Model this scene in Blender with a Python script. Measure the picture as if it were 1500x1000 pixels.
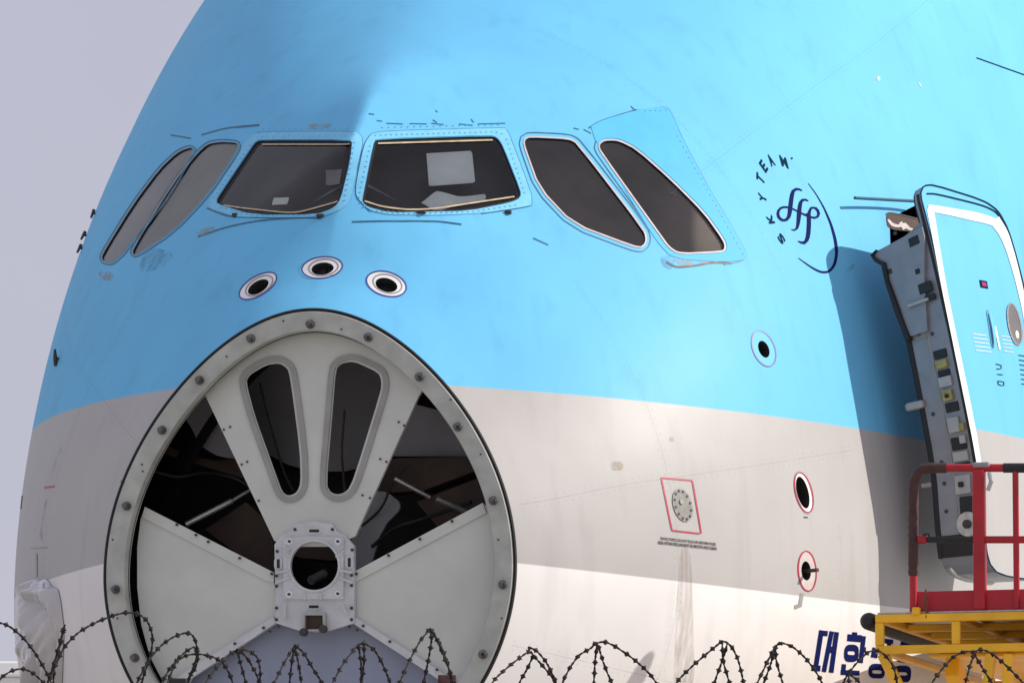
import bpy, bmesh, math, random
import numpy as np
from mathutils import Vector, Matrix
from mathutils.bvhtree import BVHTree
from mathutils.geometry import delaunay_2d_cdt

for o in list(bpy.data.objects): bpy.data.objects.remove(o)
SC = bpy.context.scene
COL = SC.collection
R = math.radians
random.seed(4); rng = np.random.default_rng(4)

# ------------------------------------------------------------------ camera
TH, DIST, FPX = R(18), 38.0, 8740.0
RAD = Vector((0, 0, 5.1))                       # centre of the nose bulkhead
CAM = Vector((DIST*math.sin(TH), -DIST*math.cos(TH), 1.7))
d0 = (RAD-CAM).normalized()
az = math.atan2(d0.x, d0.y) + math.atan((750-457)/FPX)
el = math.asin(d0.z) + math.atan((800-500)/FPX)
FW = Vector((math.sin(az)*math.cos(el), math.cos(az)*math.cos(el), math.sin(el)))
RT = Vector((math.cos(az), -math.sin(az), 0)); UP = RT.cross(FW)
cam = bpy.data.cameras.new('camera'); camo = bpy.data.objects.new('camera', cam); COL.objects.link(camo)
cam.sensor_width = 36; cam.lens = FPX/1500*36; cam.clip_start = 0.5; cam.clip_end = 6000
camo.matrix_world = Matrix(((RT.x, UP.x, -FW.x, CAM.x), (RT.y, UP.y, -FW.y, CAM.y), (RT.z, UP.z, -FW.z, CAM.z), (0, 0, 0, 1)))
SC.camera = camo
def ray(px, py): return (FW + RT*((px-750)/FPX) + UP*((500-py)/FPX)).normalized()

# ------------------------------------------------------------------ light
SUN = Vector((0.82, 0.12, 0.56)).normalized()
SUN_EL = math.asin(SUN.z); SUN_AZ = math.atan2(SUN.x, SUN.y)
world = bpy.data.worlds.new('World'); SC.world = world; world.use_nodes = True
nt = world.node_tree; nt.nodes.clear()
out = nt.nodes.new('ShaderNodeOutputWorld'); bg = nt.nodes.new('ShaderNodeBackground')
sky = nt.nodes.new('ShaderNodeTexSky'); sky.sky_type = 'NISHITA'; sky.sun_disc = False
sky.sun_elevation = SUN_EL; sky.sun_rotation = SUN_AZ; sky.dust_density = 4.0; sky.air_density = 1.0; sky.ozone_density = 2.0
mixs = nt.nodes.new('ShaderNodeMixRGB'); mixs.inputs[0].default_value = 0.88
mixs.inputs[2].default_value = (5.2, 5.2, 6.15, 1)          # even lavender grey haze over the whole sky
wn = nt.nodes.new('ShaderNodeTexNoise'); wn.inputs['Scale'].default_value = 7.0; wn.inputs['Detail'].default_value = 3
wt = nt.nodes.new('ShaderNodeTexCoord'); nt.links.new(wt.outputs['Generated'], wn.inputs['Vector'])
wr = nt.nodes.new('ShaderNodeValToRGB'); wr.color_ramp.elements[0].position = 0.3; wr.color_ramp.elements[1].position = 0.7
wr.color_ramp.elements[0].color = (0.94, 0.94, 0.97, 1); wr.color_ramp.elements[1].color = (1.05, 1.04, 1.03, 1)
wm = nt.nodes.new('ShaderNodeMixRGB'); wm.blend_type = 'MULTIPLY'; wm.inputs[0].default_value = 1.0; wm.inputs[1].default_value = (5.2, 5.2, 6.15, 1)
nt.links.new(wn.outputs[0], wr.inputs[0]); nt.links.new(wr.outputs[0], wm.inputs[2]); nt.links.new(wm.outputs[0], mixs.inputs[2])
nt.links.new(sky.outputs[0], mixs.inputs[1]); nt.links.new(mixs.outputs[0], bg.inputs[0]); nt.links.new(bg.outputs[0], out.inputs[0])
bg.inputs[1].default_value = 0.10
sl = bpy.data.lights.new('sun', 'SUN'); sl.energy = 3.9; sl.angle = R(0.5); sl.color = (1.0, 0.95, 0.87)
so = bpy.data.objects.new('sun', sl); COL.objects.link(so); so.rotation_euler = (-SUN).to_track_quat('-Z', 'Y').to_euler()
SC.view_settings.view_transform = 'Standard'; SC.view_settings.look = 'None'; SC.view_settings.gamma = 1
SC.view_settings.exposure = 0.12; SC.view_settings.use_curve_mapping = False
SC.cycles.max_bounces = 6; SC.cycles.transparent_max_bounces = 8

# ------------------------------------------------------------------ materials
def mat(name, col, rough=0.5, metal=0.0, var=0.08, scale=6.0, bump=0.0, bscale=40.0, coat=0.0, spec=0.5, vscale=None):
    m = bpy.data.materials.new(name); m.use_nodes = True; t = m.node_tree; p = t.nodes['Principled BSDF']
    tc = t.nodes.new('ShaderNodeTexCoord'); n = t.nodes.new('ShaderNodeTexNoise'); n.inputs['Scale'].default_value = scale; n.inputs['Detail'].default_value = 5
    if vscale:
        mp = t.nodes.new('ShaderNodeMapping'); mp.inputs['Scale'].default_value = vscale
        t.links.new(tc.outputs['Object'], mp.inputs[0]); src = mp.outputs[0]
    else: src = tc.outputs['Object']
    t.links.new(src, n.inputs['Vector'])
    r = t.nodes.new('ShaderNodeValToRGB'); r.color_ramp.elements[0].position = 0.3; r.color_ramp.elements[1].position = 0.7
    r.color_ramp.elements[0].color = (*[c*(1-var) for c in col], 1); r.color_ramp.elements[1].color = (*[min(1, c*(1+var)) for c in col], 1)
    t.links.new(n.outputs[0], r.inputs[0]); t.links.new(r.outputs[0], p.inputs['Base Color'])
    mr = t.nodes.new('ShaderNodeMapRange'); mr.inputs[3].default_value = max(0.02, rough-0.08); mr.inputs[4].default_value = min(1, rough+0.08)
    t.links.new(n.outputs[0], mr.inputs[0]); t.links.new(mr.outputs[0], p.inputs['Roughness'])
    p.inputs['Metallic'].default_value = metal; p.inputs['Coat Weight'].default_value = coat; p.inputs['Coat Roughness'].default_value = 0.06
    p.inputs['Specular IOR Level'].default_value = spec
    if bump:
        n2 = t.nodes.new('ShaderNodeTexNoise'); n2.inputs['Scale'].default_value = bscale; n2.inputs['Detail'].default_value = 4
        b = t.nodes.new('ShaderNodeBump'); b.inputs['Strength'].default_value = bump; b.inputs['Distance'].default_value = 0.01
        t.links.new(tc.outputs['Object'], n2.inputs['Vector']); t.links.new(n2.outputs[0], b.inputs['Height']); t.links.new(b.outputs[0], p.inputs['Normal'])
    return m

# livery borders on the aircraft: z = a + b*y + c*y*y  (y = metres behind the nose frame)
BLUE_Z = (6.105, -0.04, 0.007)
WHITE_Z = (4.96, -0.075, 0.015)
BLUE = (0.150, 0.515, 0.82); SILVER = (0.455, 0.437, 0.422); WHITE = (0.80, 0.775, 0.757)
def paint():
    m = bpy.data.materials.new('airliner_paint'); m.use_nodes = True; t = m.node_tree; p = t.nodes['Principled BSDF']
    N = t.nodes.new; L = t.links.new
    tc = N('ShaderNodeTexCoord'); sp = N('ShaderNodeSeparateXYZ'); L(tc.outputs['Object'], sp.inputs[0])
    def math_(op, a, b):
        n = N('ShaderNodeMath'); n.operation = op
        for i, v in enumerate((a, b)):
            if isinstance(v, (int, float)): n.inputs[i].default_value = v
            else: L(v, n.inputs[i])
        return n.outputs[0]
    def above(c):
        y = sp.outputs['Y']; poly = math_('ADD', c[0], math_('MULTIPLY', y, math_('ADD', c[1], math_('MULTIPLY', y, c[2])))); poly = math_('ADD', poly, math_('MULTIPLY', math_('MAXIMUM', math_('MULTIPLY', sp.outputs['X'], -1.0), 0.0), 0.045))
        mr = N('ShaderNodeMapRange'); mr.inputs[1].default_value = -0.004; mr.inputs[2].default_value = 0.004
        L(math_('SUBTRACT', sp.outputs['Z'], poly), mr.inputs[0]); return mr.outputs[0]
    m1 = N('ShaderNodeMixRGB'); m1.inputs[1].default_value = (*WHITE, 1); m1.inputs[2].default_value = (*SILVER, 1); fw = above(WHITE_Z); L(fw, m1.inputs[0])
    m2 = N('ShaderNodeMixRGB'); m2.inputs[2].default_value = (*BLUE, 1); L(m1.outputs[0], m2.inputs[1]); fb = above(BLUE_Z); L(fb, m2.inputs[0])
    # grime: broad blotches and thin vertical run marks
    n1 = N('ShaderNodeTexNoise'); n1.inputs['Scale'].default_value = 1.6; n1.inputs['Detail'].default_value = 6; L(tc.outputs['Object'], n1.inputs['Vector'])
    mp = N('ShaderNodeMapping'); mp.inputs['Scale'].default_value = (7, 7, 0.5); L(tc.outputs['Object'], mp.inputs[0])
    n2 = N('ShaderNodeTexNoise'); n2.inputs['Scale'].default_value = 1.0; n2.inputs['Detail'].default_value = 5; L(mp.outputs[0], n2.inputs['Vector'])
    mr = N('ShaderNodeMapRange'); mr.inputs[1].default_value = 0.3; mr.inputs[2].default_value = 0.8; mr.inputs[3].default_value = 0.93; mr.inputs[4].default_value = 1.04; L(n1.outputs[0], mr.inputs[0])
    mr2 = N('ShaderNodeMapRange'); mr2.inputs[1].default_value = 0.55; mr2.inputs[2].default_value = 0.8; mr2.inputs[3].default_value = 1.0; mr2.inputs[4].default_value = 0.9; L(n2.outputs[0], mr2.inputs[0])
    mu = N('ShaderNodeVectorMath'); mu.operation = 'SCALE'; L(m2.outputs[0], mu.inputs[0]); L(math_('MULTIPLY', mr.outputs[0], mr2.outputs[0]), mu.inputs['Scale'])
    L(mu.outputs[0], p.inputs['Base Color'])
    L(math_('MULTIPLY', math_('SUBTRACT', fw, fb), 0.0), p.inputs['Metallic'])
    mr3 = N('ShaderNodeMapRange'); mr3.inputs[3].default_value = 0.6; mr3.inputs[4].default_value = 0.72; L(n1.outputs[0], mr3.inputs[0]); L(math_('SUBTRACT', mr3.outputs[0], math_('MULTIPLY', math_('SUBTRACT', fw, fb), 0.2)), p.inputs['Roughness'])
    p.inputs['Coat Weight'].default_value = 0.06; p.inputs['Coat Roughness'].default_value = 0.34; p.inputs['Specular IOR Level'].default_value = 0.22
    n3 = N('ShaderNodeTexNoise'); n3.inputs['Scale'].default_value = 1.5; n3.inputs['Detail'].default_value = 2; L(tc.outputs['Object'], n3.inputs['Vector'])
    b = N('ShaderNodeBump'); b.inputs['Strength'].default_value = 0.25; b.inputs['Distance'].default_value = 0.03; L(n3.outputs[0], b.inputs['Height'])
    L(b.outputs[0], p.inputs['Normal']); L(b.outputs[0], p.inputs['Coat Normal'])
    return m
def glass(name, tint, rough=0.03):
    m = bpy.data.materials.new(name); m.use_nodes = True; t = m.node_tree; t.nodes.clear(); N = t.nodes.new; L = t.links.new
    o = N('ShaderNodeOutputMaterial'); mx = N('ShaderNodeMixShader'); tr = N('ShaderNodeBsdfTransparent'); tr.inputs[0].default_value = (*tint, 1)
    g = N('ShaderNodeBsdfGlossy'); g.inputs['Roughness'].default_value = rough; fr = N('ShaderNodeFresnel'); fr.inputs[0].default_value = 1.5
    tc = N('ShaderNodeTexCoord'); n = N('ShaderNodeTexNoise'); n.inputs['Scale'].default_value = 2.0; b = N('ShaderNodeBump'); b.inputs['Strength'].default_value = 0.1; b.inputs['Distance'].default_value = 0.02
    L(tc.outputs['Object'], n.inputs['Vector']); L(n.outputs[0], b.inputs['Height']); L(b.outputs[0], g.inputs['Normal'])
    L(fr.outputs[0], mx.inputs[0]); L(tr.outputs[0], mx.inputs[1]); L(g.outputs[0], mx.inputs[2]); L(mx.outputs[0], o.inputs[0]); return m
def film(name, col, alpha, rough=0.5, vs=None, lo=0.35):
    m = mat(name, col, rough, var=0.15, scale=9); p = m.node_tree.nodes['Principled BSDF']
    n = m.node_tree.nodes.new('ShaderNodeTexNoise'); n.inputs['Scale'].default_value = 14; n.inputs['Detail'].default_value = 6
    tc = m.node_tree.nodes['Texture Coordinate']; mp = m.node_tree.nodes.new('ShaderNodeMapping'); mp.inputs['Scale'].default_value = vs or (1, 1, 1); m.node_tree.links.new(tc.outputs['Object'], mp.inputs[0]); m.node_tree.links.new(mp.outputs[0], n.inputs['Vector'])
    mr = m.node_tree.nodes.new('ShaderNodeMapRange'); mr.inputs[1].default_value = lo; mr.inputs[2].default_value = 0.7; mr.inputs[3].default_value = 0; mr.inputs[4].default_value = alpha
    m.node_tree.links.new(n.outputs[0], mr.inputs[0]); m.node_tree.links.new(mr.outputs[0], p.inputs['Alpha']); return m
M = dict(
    paint=paint(),
    primer=mat('grey_green_primer', (0.58, 0.595, 0.55), 0.55, var=0.07, scale=3, bump=0.05),
    ring=mat('bare_frame_grey', (0.42, 0.43, 0.39), 0.5, var=0.16, scale=7, bump=0.12, bscale=25),
    hub=mat('hub_grey', (0.56, 0.57, 0.58), 0.5, var=0.1, scale=8, bump=0.1),
    bezel=mat('bezel_grey', (0.31, 0.305, 0.29), 0.5, var=0.12),
    slate=mat('slate_floor_panel', (0.27, 0.30, 0.40), 0.5, var=0.08, scale=3),
    darksteel=mat('dark_steel', (0.13, 0.13, 0.125), 0.4, 0.5, var=0.2, scale=30),
    steel=mat('steel', (0.45, 0.45, 0.44), 0.35, 0.7, var=0.15, scale=30),
    dark=mat('dark_fitting', (0.035, 0.033, 0.032), 0.5, var=0.3, scale=20),
    black=mat('black_rubber', (0.012, 0.012, 0.013), 0.6, var=0.3, scale=20),
    seamd=mat('seam_sealant', (0.02, 0.13, 0.22), 0.5, var=0.3, scale=10),
    navy=mat('navy_print', (0.008, 0.014, 0.095), 0.7, var=0.1, spec=0.04),
    teal=mat('dark_teal_print', (0.003, 0.026, 0.048), 0.7, var=0.1, spec=0.04),
    redp=mat('red_print', (0.42, 0.02, 0.06), 0.4, var=0.15),
    bluep=mat('blue_print', (0.07, 0.06, 0.28), 0.4, var=0.15),
    whitep=mat('white_paint', (0.83, 0.82, 0.81), 0.4, var=0.04, coat=0.4),
    bluepl=mat('plain_blue_paint', BLUE, 0.62, var=0.05, spec=0.35),
    sealw=mat('pale_window_seal', (0.56, 0.48, 0.465), 0.5, var=0.12, scale=15),
    fast=mat('fastener_blue_paint', (0.12, 0.42, 0.64), 0.5, var=0.1),
    handle=mat('handle_blue_grey', (0.11, 0.36, 0.50), 0.5, var=0.1),
    tan=mat('tan_sealant', (0.55, 0.44, 0.28), 0.55, var=0.2, scale=20),
    blind_reflect=mat('window_blind_reflections', (0.15, 0.125, 0.11), 0.85, var=0.55, scale=1.3),  # blotchy brown stands in for reflections in the port side panes
    blind=mat('window_blind', (0.30, 0.29, 0.265), 0.85, var=0.2, scale=2),  # lighter tone stands in for sky reflected in the starboard side panes
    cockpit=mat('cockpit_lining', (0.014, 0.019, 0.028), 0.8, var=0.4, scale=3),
    brown=mat('brown_equipment', (0.055, 0.033, 0.022), 0.7, var=0.4, scale=5),
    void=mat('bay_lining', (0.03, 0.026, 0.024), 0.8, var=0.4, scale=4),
    baygrey=mat('bay_plate_grey', (0.26, 0.255, 0.265), 0.5, var=0.15, scale=3),
    doorgrey=mat('door_edge_grey', (0.25, 0.26, 0.285), 0.45, 0.2, var=0.12, scale=8, bump=0.05),
    doorpale=mat('door_fitting_pale', (0.40, 0.40, 0.39), 0.45, 0.2, var=0.12, scale=8),
    olive=mat('olive_yellow_fitting', (0.34, 0.30, 0.10), 0.5, var=0.25, scale=20),
    paper=mat('paper', (0.84, 0.88, 0.84), 0.8, var=0.05, scale=9, bump=0.1),
    red=mat('red_rail_paint', (0.40, 0.007, 0.016), 0.42, var=0.16, scale=5, bump=0.06),
    yellow=mat('yellow_frame_paint', (0.86, 0.46, 0.014), 0.45, var=0.16, scale=4, bump=0.08),
    foam=mat('wrapped_foam', (0.060, 0.022, 0.020), 0.7, var=0.4, scale=14, bump=0.6, bscale=22),
    rust=mat('rusty_wire', (0.016, 0.011, 0.010), 0.75, 0.3, var=0.5, scale=40, bump=0.2),
    chain=mat('old_chain', (0.22, 0.10, 0.045), 0.6, 0.4, var=0.3, scale=30),
    concrete=mat('apron_concrete', (0.40, 0.38, 0.35), 0.85, var=0.1, scale=0.35, bump=0.15, bscale=8),
    shed=mat('white_cladding', (0.80, 0.80, 0.80), 0.6, var=0.03, scale=0.3),
    tyre=mat('tyre_rubber', (0.02, 0.02, 0.02), 0.8, var=0.2, scale=12),
    stain=film('runoff_stain', (0.30, 0.22, 0.16), 0.28, vs=(2.5, 2.5, 0.12), lo=0.25),
    scuff=film('scuffed_paint', (0.06, 0.12, 0.18), 0.32),
    chip=film('bare_chip', (0.40, 0.32, 0.24), 0.7),
    mark_glint=mat('pale_mark', (0.8, 0.78, 0.7), 0.4, var=0.05),  # pale marks, and the highlight painted on the door window
    glass=glass('windshield_glass', (0.96, 0.97, 0.965)),
    wrap=mat('plastic_film', (0.50, 0.48, 0.48), 0.16, var=0.06, scale=5, bump=0.5, bscale=9, coat=0.6),
)

# ------------------------------------------------------------------ objects
def obj(name, me, m, parent=None):
    o = bpy.data.objects.new(name, me); COL.objects.link(o)
    if m is not None: me.materials.append(m)
    if parent: o.parent = parent
    return o
def put(name, verts, faces, m, parent=None, normals=None, smooth=False, off=None):
    if normals is not None:
        a = np.array([tuple(v) for v in verts]); nn = np.array([tuple(n) for n in normals]); G = []
        for f in faces:
            f = [int(i) for i in f]; g = np.cross(a[f[1]]-a[f[0]], a[f[2]]-a[f[0]]); G.append(f[::-1] if g@nn[f].sum(0) < 0 else f)
        faces = G
    me = bpy.data.meshes.new(name)
    me.from_pydata([tuple(v) for v in verts], [], [tuple(int(i) for i in f) for f in faces])
    if smooth or normals is not None: me.polygons.foreach_set('use_smooth', [True]*len(me.polygons))
    if normals is not None: me.normals_split_custom_set_from_vertices([tuple(n) for n in normals])
    me.update()
    return obj(name, me, m, parent)
def tag(o, label, cat, group=None, kind=None):
    o['label'] = label; o['category'] = cat
    if group: o['group'] = group
    if kind: o['kind'] = kind
    return o
def thing(name, loc, label, cat, group=None):
    o = bpy.data.objects.new(name, None); COL.objects.link(o); o.location = loc; o.empty_display_size = 0.3
    return tag(o, label, cat, group)
def adopt(o, parent):            # parent while keeping world place
    o.parent = parent; o.matrix_parent_inverse = Matrix.Translation(-Vector(world_loc(parent))); return o
def world_loc(o):
    v = Vector((0, 0, 0))
    while o is not None: v += o.location + (o.matrix_parent_inverse.translation if o.parent else Vector((0, 0, 0))); o = o.parent
    return v
class MB:
    def __init__(s): s.v = []; s.f = []
    def box(s, c, sx, sy, sz, bev=0.0, ax=None):
        ax = ax or (Vector((1, 0, 0)), Vector((0, 1, 0)), Vector((0, 0, 1))); c = Vector(c); b = min(bev, sx/2.01, sy/2.01, sz/2.01)
        if b <= 0: pts = [(i, j, k) for i in (-1, 1) for j in (-1, 1) for k in (-1, 1)]; P = [c+ax[0]*(i*sx/2)+ax[1]*(j*sy/2)+ax[2]*(k*sz/2) for i, j, k in pts]
        bm = bmesh.new(); bmesh.ops.create_cube(bm, size=1)
        for v in bm.verts: v.co = Vector((v.co.x*sx, v.co.y*sy, v.co.z*sz))
        if b > 0: bmesh.ops.bevel(bm, geom=bm.edges[:], offset=b, segments=2, affect='EDGES', profile=0.5)
        bm.verts.index_update(); n = len(s.v)
        for v in bm.verts: s.v.append(c+ax[0]*v.co.x+ax[1]*v.co.y+ax[2]*v.co.z)
        for f in bm.faces: s.f.append([n+v.index for v in f.verts])
        bm.free(); return s
    def tube(s, pts, r, seg=10, cap=True, rr=None):
        pts = [Vector(p) for p in pts]; n0 = len(s.v); prev = None; K = len(pts)
        for i, p in enumerate(pts):
            a = pts[max(0, i-1)]; b = pts[min(K-1, i+1)]; t = (b-a).normalized()
            if prev is None:
                u = t.cross(Vector((0, 0, 1)) if abs(t.z) < 0.9 else Vector((1, 0, 0))).normalized()
            else:
                u = (prev - t*prev.dot(t)).normalized()
            prev = u; w = t.cross(u); rad = rr[i] if rr else r
            for k in range(seg):
                q = 2*math.pi*k/seg; s.v.append(p+(u*math.cos(q)+w*math.sin(q))*rad)
        for i in range(K-1):
            for k in range(seg):
                s.f.append([n0+i*seg+k, n0+i*seg+(k+1) % seg, n0+(i+1)*seg+(k+1) % seg, n0+(i+1)*seg+k])
        if cap:
            s.f.append([n0+k for k in range(seg)][::-1]); s.f.append([n0+(K-1)*seg+k for k in range(seg)])
        return s
    def cyl(s, c, axis, r, h, seg=16, bev=True):
        c = Vector(c); a = Vector(axis).normalized(); e = min(r, h)*0.15
        if bev: return s.tube([c-a*h/2, c-a*(h/2-e), c+a*(h/2-e), c+a*h/2], r, seg, True, [r-e, r, r, r-e])
        return s.tube([c-a*h/2, c+a*h/2], r, seg)
    def build(s, name, m, parent=None, smooth=False):
        c = sum(s.v, Vector())/max(1, len(s.v)) if parent is None else Vector()
        o = put(name, [v-c for v in s.v], s.f, m, None, smooth=smooth)
        if smooth:
            try: o.data.set_sharp_from_angle(angle=R(40))
            except Exception: pass
        if parent is not None: adopt(o, parent)
        else: o.location = c
        return o

# ------------------------------------------------------------------ fuselage surface  S(y, t)
def sstep(a, b, x):
    q = np.clip((x-a)/(b-a), 0, 1); return q*q*(3-2*q)
def prof(y):
    y = np.asarray(y, float)
    w = 1.381+(3.57-1.381)*(1-np.clip(1-y/9.551, 0, 1)**4.317)+1.1*sstep(4, 14, y)
    zt = 1.527+(6.155-1.527)*(1-np.clip(1-y/6.93, 0, 1)**1.621)+1.9*sstep(4, 12, y)
    zc = -0.156+0.044*np.clip(y/6, 0, 1)
    f = np.clip(y/4, 0, 1)
    ku = sum(np.interp(y+e, [0, 1.5, 3, 5], [0.187, 0.021, -0.135, -0.305]) for e in np.linspace(-0.6, 0.6, 9))/9; kl = 0.058+(0.0-0.058)*f
    hb = 1.582+1.75*(1-np.clip(1-y/7, 0, 1)**2.5)
    return w, zt, zc, ku, kl, hb
def S(y, t):
    y = np.asarray(y, float); t = np.asarray(t, float)
    w, zt, zc, ku, kl, hb = prof(y); s = np.sin(t); c = np.cos(t)
    k = kl+(ku-kl)*sstep(-0.5, 0.5, s)
    x = w*c*(1-k*s*s)-0.029*np.exp(-y); h = np.where(s > 0, zt-zc, hb+zc)
    A = 0.40*sstep(0.15, 0.8, y)*(1-0.99*sstep(1.0, 3.6, y)); soft = 0.015+0.55*sstep(1.0, 2.3, y)
    z = zc+h*s+np.where(s > 0, A*np.exp(-np.sqrt(x*x+soft*soft)/0.70), 0)
    return np.stack([x, y*np.ones_like(x), z+RAD.z], -1)
def Nrm(y, t):
    e = 1e-3
    a = S(y+e, t)-S(np.maximum(y-e, 0), t); b = S(y, t+e)-S(y, t-e); n = np.cross(a, b)
    n = -n/np.maximum(1e-9, np.linalg.norm(n, axis=-1, keepdims=True))
    p = S(y, t); ref = p-np.array([0, 0, RAD.z]); ref[..., 1] = 0
    sg = np.sign((n*ref).sum(-1, keepdims=True)); sg[sg == 0] = 1
    return n*sg
class Shell:
    def __init__(s, off):
        ys = np.concatenate([np.arange(0, 7, 0.06), np.arange(7, 14, 0.25)]); ts = np.linspace(R(-90), R(270), 301)
        Y, T = np.meshgrid(ys, ts, indexing='ij'); P = S(Y, T)+off*Nrm(Y, T); s.Y = Y.ravel(); s.T = T.ravel(); s.P = P.reshape(-1, 3); s.off = off
        n, m = Y.shape; I = np.arange(n*m).reshape(n, m); a, b, c, d = I[:-1, :-1].ravel(), I[1:, :-1].ravel(), I[1:, 1:].ravel(), I[:-1, 1:].ravel()
        s.tri = np.concatenate([np.stack([a, b, c], 1), np.stack([a, c, d], 1)])
        s.bvh = BVHTree.FromPolygons([Vector(p) for p in s.P], [tuple(int(i) for i in q) for q in s.tri])
    def hit(s, px, py):
        loc, nn, idx, dd = s.bvh.ray_cast(CAM, ray(px, py))
        if loc is None: return None
        q = s.tri[idx]; A, B, C = (s.P[i] for i in q); p = np.array(loc)
        v0, v1, v2 = B-A, C-A, p-A; d00, d01, d11, d20, d21 = v0@v0, v0@v1, v1@v1, v2@v0, v2@v1; den = d00*d11-d01*d01
        v = (d11*d20-d01*d21)/den; w = (d00*d21-d01*d20)/den; u = 1-v-w
        return u*s.Y[q[0]]+v*s.Y[q[1]]+w*s.Y[q[2]], u*s.T[q[0]]+v*s.T[q[1]]+w*s.T[q[2]]
SK = Shell(0.0)
DOOR_OFF, DOOR_TH = 0.64, 0.34
SD = Shell(DOOR_OFF)
def at(px, py, off=0.0, shell=None):
    h = (shell or SK).hit(px, py)
    if h is None: return None, None
    n = Nrm(np.array([h[0]]), np.array([h[1]]))[0]; p = S(np.array([h[0]]), np.array([h[1]]))[0]
    return Vector(p+n*((shell.off if shell else 0)+off)), Vector(n)
def plane_pt(px, py, Y):
    d = ray(px, py); return CAM+d*((Y-CAM.y)/d.y)

# ---- outline helpers (picture outlines -> points on the real surface)
def smooth_poly(P, closed=True, step=4.0, it=2):
    P = [tuple(map(float, p)) for p in P]
    for _ in range(it):                                    # corner cutting
        Q = []; n = len(P)
        rngi = range(n) if closed else range(n-1)
        if not closed: Q.append(P[0])
        for i in rngi:
            a, b = P[i], P[(i+1) % n]
            Q += [(a[0]*.8+b[0]*.2, a[1]*.8+b[1]*.2), (a[0]*.2+b[0]*.8, a[1]*.2+b[1]*.8)]
        if not closed: Q.append(P[-1])
        P = Q
    return resample(P, closed, step)
def resample(P, closed, step):
    P = np.array(P, float)
    if closed: P = np.vstack([P, P[:1]])
    d = np.r_[0, np.cumsum(np.hypot(*np.diff(P, axis=0).T))]; n = max(3, int(d[-1]/step)+1)
    u = np.linspace(0, d[-1], n+1); Q = np.stack([np.interp(u, d, P[:, 0]), np.interp(u, d, P[:, 1])], 1)
    return Q[:-1] if closed else Q
def grow(P, k):
    P = np.array(P, float); a = np.roll(P, 1, 0); b = np.roll(P, -1, 0); t = b-a; n = np.stack([t[:, 1], -t[:, 0]], 1); n /= np.maximum(1e-6, np.linalg.norm(n, axis=1, keepdims=True))
    area = 0.5*np.sum(P[:, 0]*np.roll(P[:, 1], -1)-np.roll(P[:, 0], -1)*P[:, 1])
    return P+n*k*(1 if area > 0 else -1)
def ell(cx, cy, a, b, ang, n=36):
    q = np.linspace(0, 2*math.pi, n, endpoint=False); ca, sa = math.cos(R(ang)), math.sin(R(ang))
    return np.stack([cx+a*np.cos(q)*ca-b*np.sin(q)*sa, cy+a*np.cos(q)*sa+b*np.sin(q)*ca], 1)
def inside(P, poly):
    P = np.asarray(P); poly = np.asarray(poly); r = np.zeros(len(P), bool); j = len(poly)-1
    for i in range(len(poly)):
        xi, yi = poly[i]; xj, yj = poly[j]
        c = ((yi > P[:, 1]) != (yj > P[:, 1])) & (P[:, 0] < (xj-xi)*(P[:, 1]-yi)/(yj-yi+1e-12)+xi); r ^= c; j = i
    return r
def fill(outer, holes=(), grid=12.0):
    loops = [np.asarray(outer, float)]+[np.asarray(h, float) for h in holes]; V = []; E = []
    for l in loops:
        n = len(V); V += [tuple(p) for p in l]; E += [(n+i, n+(i+1) % len(l)) for i in range(len(l))]
    lo = loops[0].min(0); hi = loops[0].max(0); gx = np.arange(lo[0]+grid/2, hi[0], grid); gy = np.arange(lo[1]+grid/2, hi[1], grid)
    if len(gx) and len(gy):
        G = np.stack(np.meshgrid(gx, gy), -1).reshape(-1, 2); k = inside(G, loops[0])
        for h in loops[1:]: k &= ~inside(G, h)
        B = np.array(V); G = G[k]
        if len(G):
            dm = np.sqrt(((G[:, None]-B[None])**2).sum(-1)).min(1); V += [tuple(p) for p in G[dm > grid*0.4]]
    r = delaunay_2d_cdt([Vector(v) for v in V], E, [], 0, 1e-6)
    vv = np.array([tuple(v) for v in r[0]]); ff = np.array([f for f in r[2] if len(f) == 3]); c = vv[ff].mean(1); k = inside(c, loops[0])
    for h in loops[1:]: k &= ~inside(c, h)
    return vv, ff[k]
def fix_wind(v, f, cam_side=True):
    a = np.array([tuple(x) for x in v]); f = np.array(f); n = np.cross(a[f[:, 1]]-a[f[:, 0]], a[f[:, 2]]-a[f[:, 0]]); c = a[f].mean(1); k = ((np.array(CAM)-c)*n).sum(1) < 0
    f[k] = f[k][:, ::-1]; return f
def decal(name, outer, m, parent, off=0.003, holes=(), grid=14.0, shell=None):
    vv, ff = fill(outer, holes, grid); P = []; N = []; ok = []
    for x, y in vv:
        p, n = at(x, y, off, shell)
        ok.append(p is not None); P.append(p or Vector()); N.append(n or Vector((0, 0, 1)))
    ok = np.array(ok); ff = np.array([f for f in ff if ok[f].all()])
    if not len(ff): return None
    return adopt(put(name, P, fix_wind(P, ff), m, None, normals=N), parent)
def wall(name, loop_, o1, o2, m, parent, shell=None, seam=True):
    P = []
    for x, y in loop_:
        a, n = at(x, y, o1, shell); b, _ = at(x, y, o2, shell)
        if a is None: continue
        P += [a, b]
    n = len(P)//2; F = [(2*i, 2*((i+1) % n), 2*((i+1) % n)+1, 2*i+1) for i in range(n)]
    return adopt(put(name, P, F, m, None, smooth=True), parent)
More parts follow.
